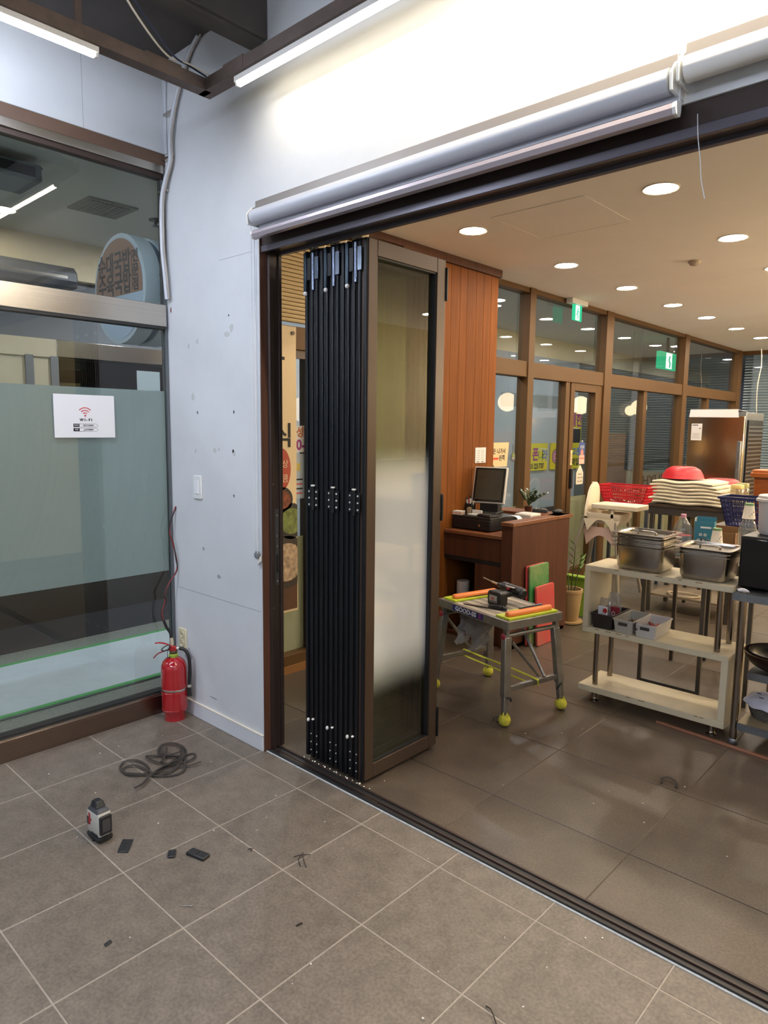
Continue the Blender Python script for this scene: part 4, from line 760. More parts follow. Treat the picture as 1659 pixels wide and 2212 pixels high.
rc = thing('receipt_paper', 'curled white receipt strip hanging over the desk edge', 'paper', (.235, 2.62, .829)); rp = MB(); prof = [(-.05, .105), (.0, .112), (.04, .105), (.06, .07), (.055, .03), (.07, .008), (.1, .004)]
rp.loft([[(u, -.03, z), (u, .03, z), (u+.001, .03, z+.0012), (u+.001, -.03, z+.0012)] for u, z in [(p.x, p.y) for p in smooth([(a, b, 0) for a, b in prof], 4)]]).obj('strip', m_paper, rc, smooth=60)
pr_ = thing('receipt_printer', 'white receipt printer behind the touchscreen', 'printer', (.22, 2.846, .827)); B(-.075, .075, -.078, .078, 0, .115).obj('body', mat('cream printer', 'c4c0b6', .45), pr_, bevel=.01); B(-.06, .06, -.05, .03, .114, .118).obj('lid', m_endw, pr_, bevel=.003); MB().cyl((.045, -.091, .08), (.045, -.094, .08), .006, n=10).obj('button', m_black, pr_)
def zz_plant(name, label, loc, stems, seed, pot=None):
    t = thing(name, label, 'plant', loc); r = random.Random(seed); lm = mat('dark glossy leaf', '22361f', .3, var=.4, vscale=20, col2='37512a', coat=.2)
    if pot: pot(t)
    for az, ln, lean, z0 in stems:
        base = Vector((0, 0, z0)); tip = base+Vector((cos(az)*lean, sin(az)*lean, ln)); pts = [base.lerp(tip, k/6)+Vector((cos(az), sin(az), 0))*(-.12*lean*sin(pi*k/6)) for k in range(7)]
        sm_ = MB().tube(pts, .0035, 6).obj('stem', mat('green stem', '3c5a2c', .5), t, smooth=60); side = Vector((-sin(az), cos(az), 0))
        for k in range(2, 7):
            for s in (-1, 1):
                p = pts[k]; L = .045+.012*r.random(); d = (side*s*.8+Vector((cos(az), sin(az), 0))*.35+Vector((0, 0, .55))).normalized(); w = d.cross(Vector((0, 0, 1))).normalized()*.013; up = d.cross(w).normalized()*.004
                MB().add([p, p+d*L*.35+w+up, p+d*L*.35-w+up, p+d*L*.75+w*.7+up, p+d*L*.75-w*.7+up, p+d*L, p+d*L*.4-up*.4, p+d*L*.75-up*.4], [(0, 6, 1), (0, 2, 6), (1, 6, 7, 3), (6, 2, 4, 7), (3, 7, 5), (7, 4, 5)]).obj('leaf', lm, sm_)
    return t
zz_plant('desk_plant', 'glossy dark green potted plant behind the touchscreen', (.10, 3.05, .933), [(.3, .10, .05, .05), (1.9, .11, .04, .05), (3.4, .10, .06, .05), (5.0, .09, .05, .05), (.0, .10, .14, .04), (5.9, .09, .10, .04)], 4, lambda t: MB().lathe([(.026, 0), (.034, .04), (.031, .04), (.025, .035)], n=20).obj('pot', m_woodD, t, smooth=40))
ms = thing('computer_mouse', 'black computer mouse on the desk ledge corner', 'mouse', (.345, 3.085, .933), rad(70)); MB().sphere((0, 0, .014), .03, n=16, sq=(1.7, 1, .65)).obj('shell', m_black, ms, smooth=80); B(-.002, .012, -.003, .003, .028, .036).obj('wheel', m_lg, ms)
for o_ in (ms,): pass
cdh = thing('card_reader', 'black and silver card reader on the desk ledge', 'card reader', (.215, 3.04, .933), rad(20)); MB().loft([[(x, y, z) for x, y in rrect(-.06+e, .06-e, -.035+e, .035-e, .01)] for z, e in ((0, 0), (.018, 0), (.026, .006))]).obj('body', m_black, cdh, smooth=40); B(-.045, .0, -.024, .024, .026, .030).obj('keypad', MATS['bright zinc'], cdh, bevel=.002); B(.01, .045, -.022, .022, .026, .029).obj('screen', mat('pale screen', '8f8f8a', .3), cdh)
# notice card on the pillar, paper sign, tags and stickers on the glazing
nb = thing('price_card', 'small white card with rows of print on the wood pillar', 'sign', (-.188, 2.758, 1.383)); B(0, .006, -.074, .074, -.062, .062).obj('card', m_endw, nb, bevel=.002)
for i in range(2):
    for j in range(5): B(.006, .0066, -.05+i*.055, -.012+i*.055, -.035+j*.017, -.031+j*.017).obj('print_line', mat('grey print', '9b958c', .8), nb)
B(.006, .0068, -.055, -.02, -.054, -.049).obj('print_line', m_ink, nb); B(.006, .0068, .01, .045, -.054, -.049).obj('print_line', m_ink, nb)
rsn = thing('direction_sign', 'cream paper sign with red arrow and Korean writing on the glass', 'sign', (-.402, 3.29, 1.365)); m_cp = mat('cream paper', 'd9bf92', .8)
vs = [(0, -.2, .11), (0, .225, .112), (0, .200, -.105), (0, -.2, -.105)]; MB().loft([vs, [(x+.0012, y, z) for x, y, z in vs]]).obj('sheet', m_cp, rsn)
text('화장실은 나가서', .054, m_ink, rsn, face_x(.0, .03, .0018), bold=.0012, xs=.95); text('왼쪽', .054, m_ink, rsn, face_x(.115, -.03, .0018), bold=.0012); MB().prism([(-.13, -.03), (-.09, -.008), (-.09, -.022), (.06, -.022), (.06, -.042), (-.09, -.042), (-.09, -.052)], 'x', .0012, .002).obj('arrow', mat('red arrow print', 'cf4a37', .7), rsn)
MB().prism([(-.13, -.105), (-.1, -.075), (-.06, -.07), (-.02, -.085), (.0, -.105)], 'x', .0012, .002).obj('leaf_print', mat('green print', '4c5a45', .8), rsn)
tg = thing('round_badge', 'dark hanging badge with green top on the brown glazing bar', 'badge', (-.395, 3.575, 1.345)); MB().prism([(-.035, -.03), (0, -.05), (.035, -.03), (.035, .02), (0, .045), (-.035, .02)], 'x', 0, .006).obj('plate', mat('slate badge', '55585c', .4), tg, bevel=.002); MB().prism([(-.018, .0), (.018, .0), (.0, .05)], 'x', .006, .009).obj('emblem', mat('olive emblem', '7f9440', .5), tg); B(-.0, .003, -.006, .006, .045, .11).obj('tab', mat('slate badge', '55585c', .4), tg); text('방역', .02, m_endw, tg, face_x(0, -.015, .0068))
# opposite phone shop: yellow panels
m_yel = mat('yellow sign face', 'c9bd1f', .6, var=.05)
ys = thing('phone_shop_sign', 'yellow phone shop sign with telephone number across the corridor', 'sign', (-2.712, 7.92, 1.16)); B(0, .02, -.42, .36, -.215, .22).obj('panel', m_yel, ys)
text('폰', .22, mat('purple letter', '8b2a7a', .6), ys, face_x(-.02, .03, .021), bold=.006); text('나', .2, mat('olive letter', '8d9c34', .6), ys, face_x(.15, .01, .021), bold=.006); text('라', .2, mat('blue letter', '4c6fb4', .6), ys, face_x(.27, .01, .021), bold=.006); text('중고폰매입판매', .045, m_endw, ys, face_x(.2, .12, .021)); text('TEL 031·223·7787', .115, m_ink, ys, face_x(-.05, -.15, .021), bold=.004, xs=.72)
ph = MB().loft([[(.021+a, y*.9+z*.25-.27, z*.95+.06) for y, z in rrect(-.055, .055, -.1, .1, .015)] for a in (0, .006)]).obj('phone_picture', m_ink, ys)
for i, c in enumerate(('4f9fb0', 'b54a8a', '9a9f3c', 'd8d8d8', 'c0504a', '4f9fb0')): y, z = -.028+.05*(i % 2)-.018, .05-.055*(i//2); B(.0275, .029, y+z*.25-.27, y+.04+z*.25-.27, z+.035, z+.085).obj('phone_icon', mat('icon '+c, c, .6), ph)
y2 = thing('mobile_sign', 'narrow yellow sign panel with pink swirl across the corridor', 'sign', (-2.712, 8.52, 1.16)); B(0, .02, -.13, .14, -.215, .22).obj('panel', m_yel, y2)
for k, (r, c) in enumerate(((.12, '3a2a34'), (.105, 'c58aa8'), (.08, '7b5a6d'), (.06, 'd6a2bb'), (.03, 'b8403f'))): MB().cyl((.02, .03, .0), (.022+.001*k, .03, .0), r, n=24).obj('swirl', mat('swirl '+c, c, .6), y2)
text('출', .07, m_ink, y2, face_x(.08, -.15, .022))
y3 = thing('vertical_sign', 'tall yellow banner with vertical Korean letters across the corridor', 'banner', (-2.712, 9.2, 1.4)); B(0, .02, -.22, .22, -.47, .52).obj('panel', m_yel, y3)
for ch_, z, c in (('제한', .36, 'purple letter'), ('폰', .1, None)): text(ch_, .26, MATS[c] if c else m_endw, y3, face_x(.02, z, .021), bold=.008, xs=.9)
B(.02, .022, -.18, .2, -.02, .22).obj('black_patch', m_ink, y3); text('중고폰', .14, MATS['blue letter'], y3, face_x(.0, -.18, .021), bold=.004); text('매입', .14, m_ink, y3, face_x(.05, -.36, .021), bold=.004)
# door tags
dt = thing('blue_door_tag', 'blue and white tag hanging on the glass door', 'tag', (-.398, 4.925, 1.352)); MB().prism(rrect(-.062, .062, -.115, .115, .014), 'x', 0, .004).obj('card', mat('blue card', '3d4f87', .6), dt); MB().prism(rrect(-.06, .06, -.113, -.02, .01), 'x', .004, .0045).obj('lower_half', mat('peach card', 'd4a898', .7), dt); MB().prism([(-.03, -.02), (-.03, .02), (0, .05), (.03, .02), (.03, -.02)], 'x', .0042, .005).obj('picture', mat('pink picture', 'c98273', .7), dt); text('영업중', .034, m_endw, dt, face_x(0, .065, .005)); text('어서오세요', .022, m_red, dt, face_x(0, -.055, .0055)); MB().sphere((.002, 0, .125), .010, n=8).obj('suction_cup', m_endw, dt, smooth=60)
wt = thing('hours_tag', 'white pointed tag with opening hours hanging on the glass door', 'tag', (-.398, 4.90, 1.125)); MB().prism([(-.075, -.09), (-.065, -.1), (.065, -.1), (.075, -.09), (.075, .02), (.01, .1), (-.01, .1), (-.075, .02)], 'x', 0, .004).obj('card', mat('ivory card', 'd5c9b4', .7), wt)
text('영업시간', .022, m_ink, wt, face_x(0, .005, .0045)); text('11:00~21:00', .024, m_ink, wt, face_x(0, -.03, .0045)); B(.004, .0046, -.045, .045, -.053, -.051).obj('rule', m_ink, wt); text('매주 월요일', .022, m_ink, wt, face_x(0, -.072, .0045))
dp = thing('door_strip_label', 'narrow white label stuck on the door stile', 'label', (-.352, 4.61, 1.33)); B(0, .002, -.018, .018, -.09, .06).obj('sticker', m_cp, dp); B(.002, .0024, -.008, .008, -.07, .03).obj('print', mat('tan print', 'a98f66', .8), dp)

# ================================================================== WHITE SHELF with kitchen pans
sf = thing('zigzag_shelf', 'cream zigzag shelf unit on chrome tube legs holding steel pans', 'shelf', (1.62, 1.98, 0)); m_cr = mat('cream laminate', 'c9bd9f', .45, var=.1, vscale=7); m_chr = mat('chrome tube', '8d8378', .18, 1.0); m_chip = mat('worn edge chip', '8a7657', .8)
W2, D2 = .402, .15
for nm, z0, z1, a, b in (('top_board', .783, .815, -W2, W2-.002), ('middle_board', .418, .450, -W2, W2), ('bottom_board', .062, .098, -W2-.01, W2)):
    bo = B(a, b, -D2, D2, z0, z1).obj(nm, m_cr, sf, bevel=.002)
    rs = random.Random(int(z0*1000))
    for k in range(4): x = rs.uniform(-.35, .3); B(x, x+rs.uniform(.015, .04), -D2-.0006, -D2+.002, z1-.008, z1-.003).obj('worn_chip', m_chip, bo)
B(-W2, -W2+.032, -D2, D2, .45, .783).obj('side_panel', m_cr, sf, bevel=.002); B(W2-.034, W2, -D2, D2, .098, .418).obj('side_panel', m_cr, sf, bevel=.002)
for x, y, z0, z1 in ((-.33, -.10, .098, .418), (-.33, .10, .098, .418), (.33, -.10, .45, .783), (.33, .10, .45, .783)):
    MB().cyl((x, y, z0), (x, y, z1), .0155, n=18).obj('chrome_leg', m_chr, sf, smooth=40)
for x in (-.33, .33):
    for y in (-.10, .10): MB().lathe([(.026, 0), (.026, .006), (.018, .012), (.0155, .02), (.0155, .062)], (x, y, 0), n=18).obj('foot', m_chr, sf, smooth=40)
# steel gastronorm pans
m_pan = mat('grey steel pan', 'b8b2a8', .24, 1.0, var=.12, vscale=10)
def gn_pan(x0, x1, y0, y1, z0, h, rims, label, lid):
    cx, cy = (x0+x1)/2, (y0+y1)/2; t = thing('steel_pan', label, 'pan', (cx, cy, z0+.001)); a, b = (x1-x0)/2, (y1-y0)/2
    def loop(e, z, r): return [(x, y, z) for x, y in rrect(-a+e, a-e, -b+e, b-e, r)]
    MB().loft([loop(.036, 0, .03), loop(.022, .004, .035), loop(.014, .02, .035), loop(.008, h-.012, .035), loop(.006, h, .035), loop(-.012, h, .03), loop(-.012, h+.002, .03), loop(.007, h+.002, .034), loop(.018, .02, .034), loop(.036, .008, .03)], cap=(True, True)).obj('pan_body', m_pan, t, smooth=40)
    for k, z in enumerate(rims):
        MB().loft([loop(.010, h+z-.018, .035), loop(.009, h+z, .034), loop(-.014, h+z, .03), loop(-.014, h+z+.003, .03), loop(.010, h+z+.003, .034), loop(.013, h+z-.006, .034)], cap=(False, False)).obj('nested_rim', m_pan, t, smooth=40)
    zt = h+rims[-1]
    if lid:
        MB().loft([loop(.004, zt+.003, .03), loop(.010, zt-.012, .03), loop(.06, zt-.014, .03)], cap=(False, True)).obj('sunken_lid', mat('bright steel lid', 'a8a196', .2, 1.0), t, smooth=40)
        MB().tube(smooth([(-.05, 0, zt-.014), (-.045, 0, zt+.002), (0, 0, zt+.006), (.045, 0, zt+.002), (.05, 0, zt-.014)]), .005, 6).obj('lid_handle', MATS['bright steel lid'], t, smooth=60)
    return t
gn_pan(1.372, 1.655, 1.842, 2.10, .815, .135, [.024, .046, .072], 'stack of nested steel pans with raised rims on the left of the shelf', True)
gn_pan(1.722, 1.985, 1.842, 2.10, .815, .135, [.018, .034], 'deep steel pan with lid on the right of the shelf', True)
# boxes on the middle board
def bin_box(x0, x1, y0, y1, z0, h, material, label, handle=True, name='storage_bin'):
    cx, cy = (x0+x1)/2, (y0+y1)/2; t = thing(name, label, 'bin', (cx, cy, z0+.001)); a, b = (x1-x0)/2, (y1-y0)/2
    def loop(e, z): return [(x, y, z) for x, y in rrect(-a+e, a-e, -b+e, b-e, .012)]
    MB().loft([loop(.008, 0), loop(0, h-.006), loop(-.004, h-.006), loop(-.004, h), loop(.003, h), loop(.010, .004)]).obj('tub', material, t, smooth=40)
    if handle:
        for s in (-1, 1): MB().prism(rrect(-.026, .026, h-.034, h-.016, .004), 'y', s*b-.001*s, s*(b+.0012)).obj('handle_slot', mat('shadowed slot', '3a332d', .9), t)
    return t
m_bw2 = mat('white bin plastic', 'b9b4ad', .45); m_bk2 = mat('dark brown basket', '231b18', .6)
bin_box(1.262, 1.392, 1.842, 2.09, .45, .085, m_bk2, 'dark brown basket holding snack bags on the middle board', False, 'basket')
b1 = bin_box(1.398, 1.515, 1.838, 2.09, .45, .078, mat('grey bin plastic', 'a19c8f', .45), 'grey bin of dark odds and ends between basket and white bin')
b2 = bin_box(1.522, 1.645, 1.835, 2.08, .45, .078, m_bw2, 'white bin of red odds and ends nearest the chrome legs')
for bx, c1, c2, n_ in ((b1, '3a3128', '6a4a3c', 14), (b2, '7a2a24', '9a4a3c', 12)):
    t = thing('odds_and_ends', 'small parts lying in the '+('grey' if bx is b1 else 'white')+' bin', 'parts', bx.location); rs = random.Random(n_); mm = MB()
    for k in range(n_): mm.tube([(rs.uniform(-.04, .04), rs.uniform(-.09, .09), .02+rs.uniform(0, .02)), (rs.uniform(-.04, .04), rs.uniform(-.09, .09), .025+rs.uniform(0, .025))], rs.uniform(.004, .008), 6)
    o = mm.obj('pieces', mat('odds '+c1, c1, .7, var=.5, vscale=40, col2=c2), t); o['kind'] = 'stuff'
tp_ = thing('tape_loop', 'black ribbon hooked over the rim of the white bin', 'ribbon', (1.533, 1.831, .528)); MB().tube(smooth([(0, .008, .002), (.0, -.003, .002), (.001, -.005, -.02), (.006, -.005, -.035), (.012, -.005, -.03)]), .003, 6).obj('ribbon', m_ink, tp_, smooth=60)
m_film = glass('crinkled clear film', 'e6e6e8', 'c6c4c6', .18, ior=1.6, rough=.1)
def snack_bag(loc, rz, label, core, w=.038, h=.15):
    t = thing('snack_bag', label, 'bag', loc, rz); rs = random.Random(int(loc[0]*1000)); loops = []
    for k in range(9):
        f = k/8; ww = w*(1-.25*max(0, f-.75)*4*.5); th = .028*(1-f)**.6+.004; n = 14
        loops.append([(ww*cos(2*pi*i/n)+rs.uniform(-.003, .003), th*sin(2*pi*i/n)+rs.uniform(-.003, .003)*2, h*f+rs.uniform(-.004, .004)*(k > 0)) for i in range(n)])
    MB().loft(loops).obj('film', m_film, t); core(t)
snack_bag((1.314, 1.915, .466), rad(-8), 'clear bag with white paper packet in the dark basket', lambda t: (B(-.032, .026, -.026, -.010, .004, .105).obj('paper_packet', m_paper, t, bevel=.004), MB().cyl((.02, -.031, .085), (.02, -.034, .085), .014, n=14).obj('red_spot', MATS['red print'], t)))
snack_bag((1.336, 1.995, .466), rad(5), 'clear bag with red label and white O in the dark basket', lambda t: (B(-.018, .038, -.032, -.024, .02, .095).obj('red_label', mat('crimson label', '8a2029', .5), t), MB().tube(smooth([(.005+.008*cos(a), -.034, .055+.012*sin(a)) for a in [k*pi/4 for k in range(8)]], closed=True), .0022, 6, closed=True).obj('letter_o', m_endw, t)), .04, .17)
# ================================================================== STEEL RACK at the right edge
rk = thing('steel_rack', 'stainless steel rack with tube posts at the right edge', 'rack', (2.07, 1.83, 0)); m_rk = mat('galvanised steel', '8c9196', .35, .9, var=.2, vscale=25)
for x, y in ((0.0, .0), (.06, .42), (.95, 0), (.95, .42)):
    MB().cyl((x, y, .03), (x, y, .80), .0185, n=18).obj('post', m_chr, rk, smooth=40); MB().lathe([(.022, 0), (.024, .004), (.024, .028), (.021, .034)], (x, y, 0), n=18).obj('foot', m_rk, rk, smooth=40)
for nm, z in (('top_shelf', .79), ('middle_shelf', .36), ('bottom_shelf', .125)):
    y0 = -.02 if z > .7 or z < .2 else .10
    B(-.045 if z > .7 else .02, .98, y0, .45, z, z+.004).obj(nm, mat('cream steel shelf', 'bfae8c', .35, .5) if z < .2 else m_rk, rk); B(-.045 if z > .7 else .02, .98, y0-.003, y0, z-.036, z+.004).obj('shelf_lip', m_rk, rk)
wk = thing('wok', 'dark brown wok with nested wok on the steel rack', 'wok', (2.22, 2.03, .3655)); m_wok = mat('dark brown enamel', '2c1a15', .3, .3)
def bowl_prof(r, h, t=.003): return [(.05, 0)]+[(r*sin(a), h*(1-cos(a))+.0) for a in [rad(15+75*k/10) for k in range(11)]]+[(r-t, h+.002)]+[((r-t)*sin(a), t+h*(1-cos(a))) for a in [rad(90-75*k/10) for k in range(11)]]
MB().lathe(bowl_prof(.175, .10), n=32).obj('outer_bowl', m_wok, wk, smooth=50); MB().lathe([(r, z+.012) for r, z in bowl_prof(.155, .092)], n=32).obj('inner_bowl', mat('black pan lining', '0f0f0f', .35), wk, smooth=50); MB().lathe([(.174, .100), (.177, .102), (.174, .104)], n=32, cap=(False, False)).obj('rim', mat('bronze rim', '8b6d4b', .3, .8), wk, smooth=60)
MB().sphere((.06, -.02, .1), .012, n=8, sq=(1.3, 1, .6)).obj('scrap', mat('lime scrap', 'a8b04a', .6), wk)
eb = thing('egg_basket', 'wicker basket of glasses under a white patterned cloth on the rack', 'basket', (2.21, 2.0, .1305)); m_wic = mat('grey wicker', '5a544a', .7, var=.4, vscale=60)
for k in range(6): MB().lathe([(.10+.004*k, .012*k), (.106+.004*k, .012*k+.005), (.10+.004*k, .012*k+.011)], n=28, cap=(False, False)).obj('wicker_ring', m_wic, eb, smooth=60)
MB().lathe([(.0, 0), (.1, 0), (.1, .004), (.0, .004)], n=24).obj('base', m_wic, eb)
for k in range(18): a = 2*pi*k/18; MB().cyl((.1*cos(a), .1*sin(a), 0), (.124*cos(a), .124*sin(a), .075), .003, n=5).obj('wicker_stake', m_wic, eb)
lp = []
for f, z in ((.01, .105), (.06, .10), (.11, .088), (.135, .076), (.14, .060)):
    lp.append([((f+.006*sin(5*a+f*20))*cos(a), (f+.006*sin(5*a+f*20))*sin(a), z+.006*sin(7*a+1)*(f/.14)) for a in [2*pi*i/40 for i in range(40)]])
cl_ = thing('patterned_cloth', 'white cloth with dark letters draped on the wicker basket', 'cloth', (2.21, 2.0, .1405)); MB().loft(lp, cap=(True, False)).obj('cloth', mat('lilac white cloth', 'b9bac6', .8), cl_, smooth=70)
for k in range(7): a = 2*pi*k/7+.4; B(.075*cos(a)-.010, .075*cos(a)+.010, .075*sin(a)-.004, .075*sin(a)+.004, .098, .1).obj('printed_mark', m_ink, cl_)
mw = thing('microwave_oven', 'black microwave oven on the steel rack at the right edge', 'microwave', (2.02, 1.90, .7955)); m_mw = mat('black oven steel', '141416', .35, .2); B(0, .46, .0, .36, .012, .275).obj('case', m_mw, mw, bevel=.006); B(.01, .33, -.022, .0, .02, .265).obj('door', mat('black oven glass', '0b0b0c', .1), mw, bevel=.004); MB().cyl((.31, -.035, .05), (.31, -.035, .235), .006, n=10).obj('handle', m_ss, mw); B(.335, .455, -.02, 0, .02, .265).obj('control_panel', m_mw, mw, bevel=.003)
for x in (.04, .42):
    for y in (.04, .32): MB().cyl((x, y, 0), (x, y, .013), .014, n=10).obj('foot', m_black, mw)
bk = thing('white_bucket', 'white lidded plastic bucket on the microwave', 'bucket', (2.145, 2.06, 1.0725)); m_bkt = mat('translucent white plastic', 'c0bbb6', .4); MB().lathe([(.078, 0), (.086, .01), (.094, .17), (.094, .175)], n=32).obj('tub', m_bkt, bk, smooth=40); MB().lathe([(.094, .168), (.106, .170), (.106, .182), (.098, .186), (.097, .198), (.09, .202), (.0, .203)], n=32, cap=(False, True)).obj('lid', m_bkt, bk, smooth=40)
ns = thing('crumpled_tissue', 'crumpled tissue on the rack edge below the microwave', 'tissue', (2.06, 1.85, .798)); rs = random.Random(2); MB().loft([[(.02*f*cos(a)*1.3+rs.uniform(-.004, .004), .012*f*sin(a)+rs.uniform(-.003, .003), z+rs.uniform(-.002, .002)) for a in [2*pi*i/10 for i in range(10)]] for f, z in ((1, 0), (1.05, .006), (.6, .012), (.15, .011))]).obj('tissue', m_paper, ns)
# ================================================================== TABLE BEHIND THE SHELF with bottles and cups
tb = thing('steel_worktable', 'grey steel frame table behind the cream shelf', 'table', (1.35, 2.39, 0)); m_tl = mat('grey table steel', '5c5853', .4, .8)
for x, y in ((0, 0), (.36, 0), (0, .55), (.62, .55), (.62, 0)): B(x-.012, x+.012, y-.012, y+.012, 0, .80).obj('leg', m_tl, tb, bevel=.002)
B(0, .36, -.01, .01, .0, .022).obj('floor_bar', m_tl, tb); B(-.03, .66, -.03, .60, .80, .83).obj('table_top', mat('dark table top', '4a3f36', .5), tb, bevel=.003); B(0, .62, -.008, .008, .74, .80).obj('apron', m_tl, tb)
def pet(loc, label, cap_mat, cupped=False, h=.25, r=.044):
    t = thing('water_bottle', label, 'bottle', loc); m_pet = glass('clear bottle plastic', 'e2e6e8', 'cfd6da', .10, ior=1.5)
    pr = [(r*.8, 0), (r, .008), (r, .05), (r*.96, .06), (r, .07), (r, .11), (r*.96, .12), (r, .13), (r, h*.62), (r*.85, h*.74), (r*.5, h*.86), (.014, h*.92), (.014, h*.95)]
    MB().lathe(pr, n=24).obj('bottle', m_pet, t, smooth=50)
    if cupped: pass
    else: MB().lathe([(.016, h*.92), (.016, h), (.014, h+.002)], n=18).obj('cap', cap_mat, t, smooth=40); MB().lathe([(r*.98, .004), (r*.98, h*.5)], n=20).obj('water', glass('water', 'dfe6ea', 'b9c2c8', .25, ior=1.33), t, smooth=40)
    return t
m_pink = mat('pink cap', 'c48a9c', .5)
pet((1.535, 2.47, .831), 'large water bottle with pink cap behind the pans', m_pink, False, .255, .055)
pet((1.905, 2.45, .831), 'clear bottle with a paper cup upside down on its neck', None, True, .31, .05)
m_cup = mat('white paper cup', 'cdc4b3', .7); m_cg = mat('green cup band', '6f8d62', .6)
def cup(loc, label, flip, n=1):
    t = thing('paper_cup', label, 'cup', loc); h = .085; z0 = 0
    pr = [(.024, 0), (.034, h), (.036, h+.002), (.034, h+.004), (.032, h), (.022, .003)]
    if flip: pr = [(r, h-z) for r, z in pr]
    MB().lathe(pr, n=22, cap=(True, True)).obj('cup', m_cup, t, smooth=40)
    if flip: MB().lathe([(.0256, h-.012), (.0246, h+.0015), (.0, h+.002)], n=22, cap=(False, True)).obj('green_band', m_cg, t, smooth=40)
    for k in range(3): a = -1.2+k*.35; B(.0305*cos(a)-.004, .0305*cos(a)+.004, .0305*sin(a)-.0012, .0305*sin(a)+.0005, .014+.011*k, .018+.011*k).obj('print', m_ink, t)
cup((1.905, 2.45, 1.10), 'paper cup upside down on the clear bottle', True)
for k in range(3): cup((1.735, 2.47, .831+.052*k), ['bottom paper cup of the upturned stack', 'middle paper cup of the upturned stack', 'top paper cup of the upturned stack'][k], True)
cup((1.80, 2.43, .831), 'single paper cup standing upright beside the cup stack', False)
tbx = thing('teabag_box', 'teal and white open carton behind the pans', 'carton', (1.64, 2.55, .831), rad(8)); m_teal = mat('teal card', '2f7183', .6); m_tw = mat('pale card side', 'a8b0ae', .6)
tm = MB(); tm.box(-.055, .055, -.035, -.033, 0, .215); tm.box(-.055, .055, .033, .035, 0, .24); tm.obj('front', m_teal, tbx); B(-.056, -.054, -.035, .035, 0, .235).obj('side', m_tw, tbx); B(.054, .056, -.035, .035, 0, .215).obj('side', m_teal, tbx); B(-.055, .055, -.035, .035, 0, .002).obj('base', m_teal, tbx)
B(-.02, .04, -.0365, -.035, .175, .185).obj('title_line', m_endw, tbx)
for i in range(2):
    for j in range(3 if i else 2): MB().prism(rrect(-.028+.026*j-.009+.01*(1-i), -.028+.026*j+.009+.01*(1-i), .135-.035*i-.009, .135-.035*i+.009, .005), 'y', -.0365, -.035).obj('icon', m_tw, tbx)
B(-.05, -.005, -.0365, -.035, .03, .04).obj('title_line', m_endw, tbx); B(.0, .05, -.0367, -.035, .02, .036).obj('brown_picture', mat('brown print', '6b3a28', .6), tbx)
wh = thing('wire_handle', 'black wire handle standing in front of the cups', 'handle', (1.69, 2.40, .831)); MB().tube(smooth([(-.02, 0, 0), (-.02, 0, .12), (-.014, 0, .128), (.012, 0, .122), (.02, 0, .11), (.02, 0, 0)]), .0035, 6).obj('wire', m_black, wh, smooth=60)
# ================================================================== THINGS BEYOND: towel table, baskets, high chair, fridge
tt = thing('towel_table', 'dark steel table stacked with folded towels', 'table', (.65, 4.15, 0)); B(0, .77, 0, .5, .935, .965).obj('table_top', mat('dark table steel', '54483b', .4, .5), tt, bevel=.003); B(.0, .70, .01, .03, .87, .935).obj('apron', m_tl, tt)
for x, y in ((.03, .03), (.69, .03), (.03, .47), (.69, .47)): B(x-.018, x+.018, y-.018, y+.018, 0, .935).obj('leg', m_tl, tt, bevel=.002)
B(.02, .70, .04, .48, .14, .155).obj('lower_shelf', mat('worn shelf board', '6b5f4e', .6), tt)
cw = thing('white_cable_coil', 'white power cable coiled on the shelf under the towel table', 'cable', (.95, 4.28, .155)); MB().tube(smooth([(.13*cos(a)*(1+.1*sin(3*a)), .09*sin(a), .008+.006*k/30) for k, a in [(k, k*.42) for k in range(30)]]), .007, 6).obj('cable', mat('cream cable', 'b3a58a', .5), cw, smooth=60)
m_tow = mat('cream towel', 'd6ccb4', .95, var=.1, vscale=20, bump=.4, bscale=120)
for k in range(7):
    w = [.62, .62, .60, .60, .57, .55, .5][k]; z = .971+k*.0292; rs = random.Random(k+20); x0 = .66+rs.uniform(-.02, .03)
    t = thing('folded_towel', 'cream folded towel, layer %s of the stack on the dark table' % ['one from the bottom', 'two from the bottom', 'three from the bottom', 'four from the bottom', 'five from the bottom', 'six from the bottom', 'seven at the top'][k], 'towel', (x0, 4.14, z), 0, 'towels stacked on the dark table')
    loops = []
    for i in range(13):
        x = w*i/12; dz = .005*sin(i*.9); e = .004 if i in (0, 12) else 0
        loops.append([(x, .0+e+.006*sin(i+k), dz+.001+e), (x, .0+e*.5+.006*sin(i+k)-.008, dz+.013), (x, .0+e+.006*sin(i+k), dz+.026-e), (x, .42-e, dz+.026-e), (x, .425, dz+.013), (x, .42-e, dz+.001+e)])
    MB().loft(loops).obj('towel', m_tow, t, smooth=60)
m_rb = mat('red plastic', 'c0202c', .4)
rbw = thing('red_bowl', 'bright red plastic bowl upside down on the towels', 'bowl', (.86, 4.35, 1.186)); MB().lathe([(.175, 0), (.172, .004), (.165, .03), (.14, .075), (.10, .098), (.085, .102), (.0, .103)], n=32).obj('bowl', m_rb, rbw, smooth=40)
rs3 = thing('bowl_stand', 'dark stand behind the towel table under the dark red bowl', 'stand', (1.02, 4.90, 0)); B(-.22, .22, -.22, .22, .84, .865).obj('top', m_tl, rs3, bevel=.003); [B(x-.014, x+.014, y-.014, y+.014, 0, .84).obj('leg', m_tl, rs3) for x in (-.2, .2) for y in (-.2, .2)]
rb2 = thing('dark_red_bowl', 'dark red bowl upside down behind the bright red bowl', 'bowl', (1.02, 4.90, .866)); MB().lathe([(.2, .0005), (.195, .21), (.18, .25), (.13, .29), (.11, .30), (.0, .301)], n=32).obj('bowl', mat('dark red plastic', '8a1f27', .4), rb2, smooth=40)
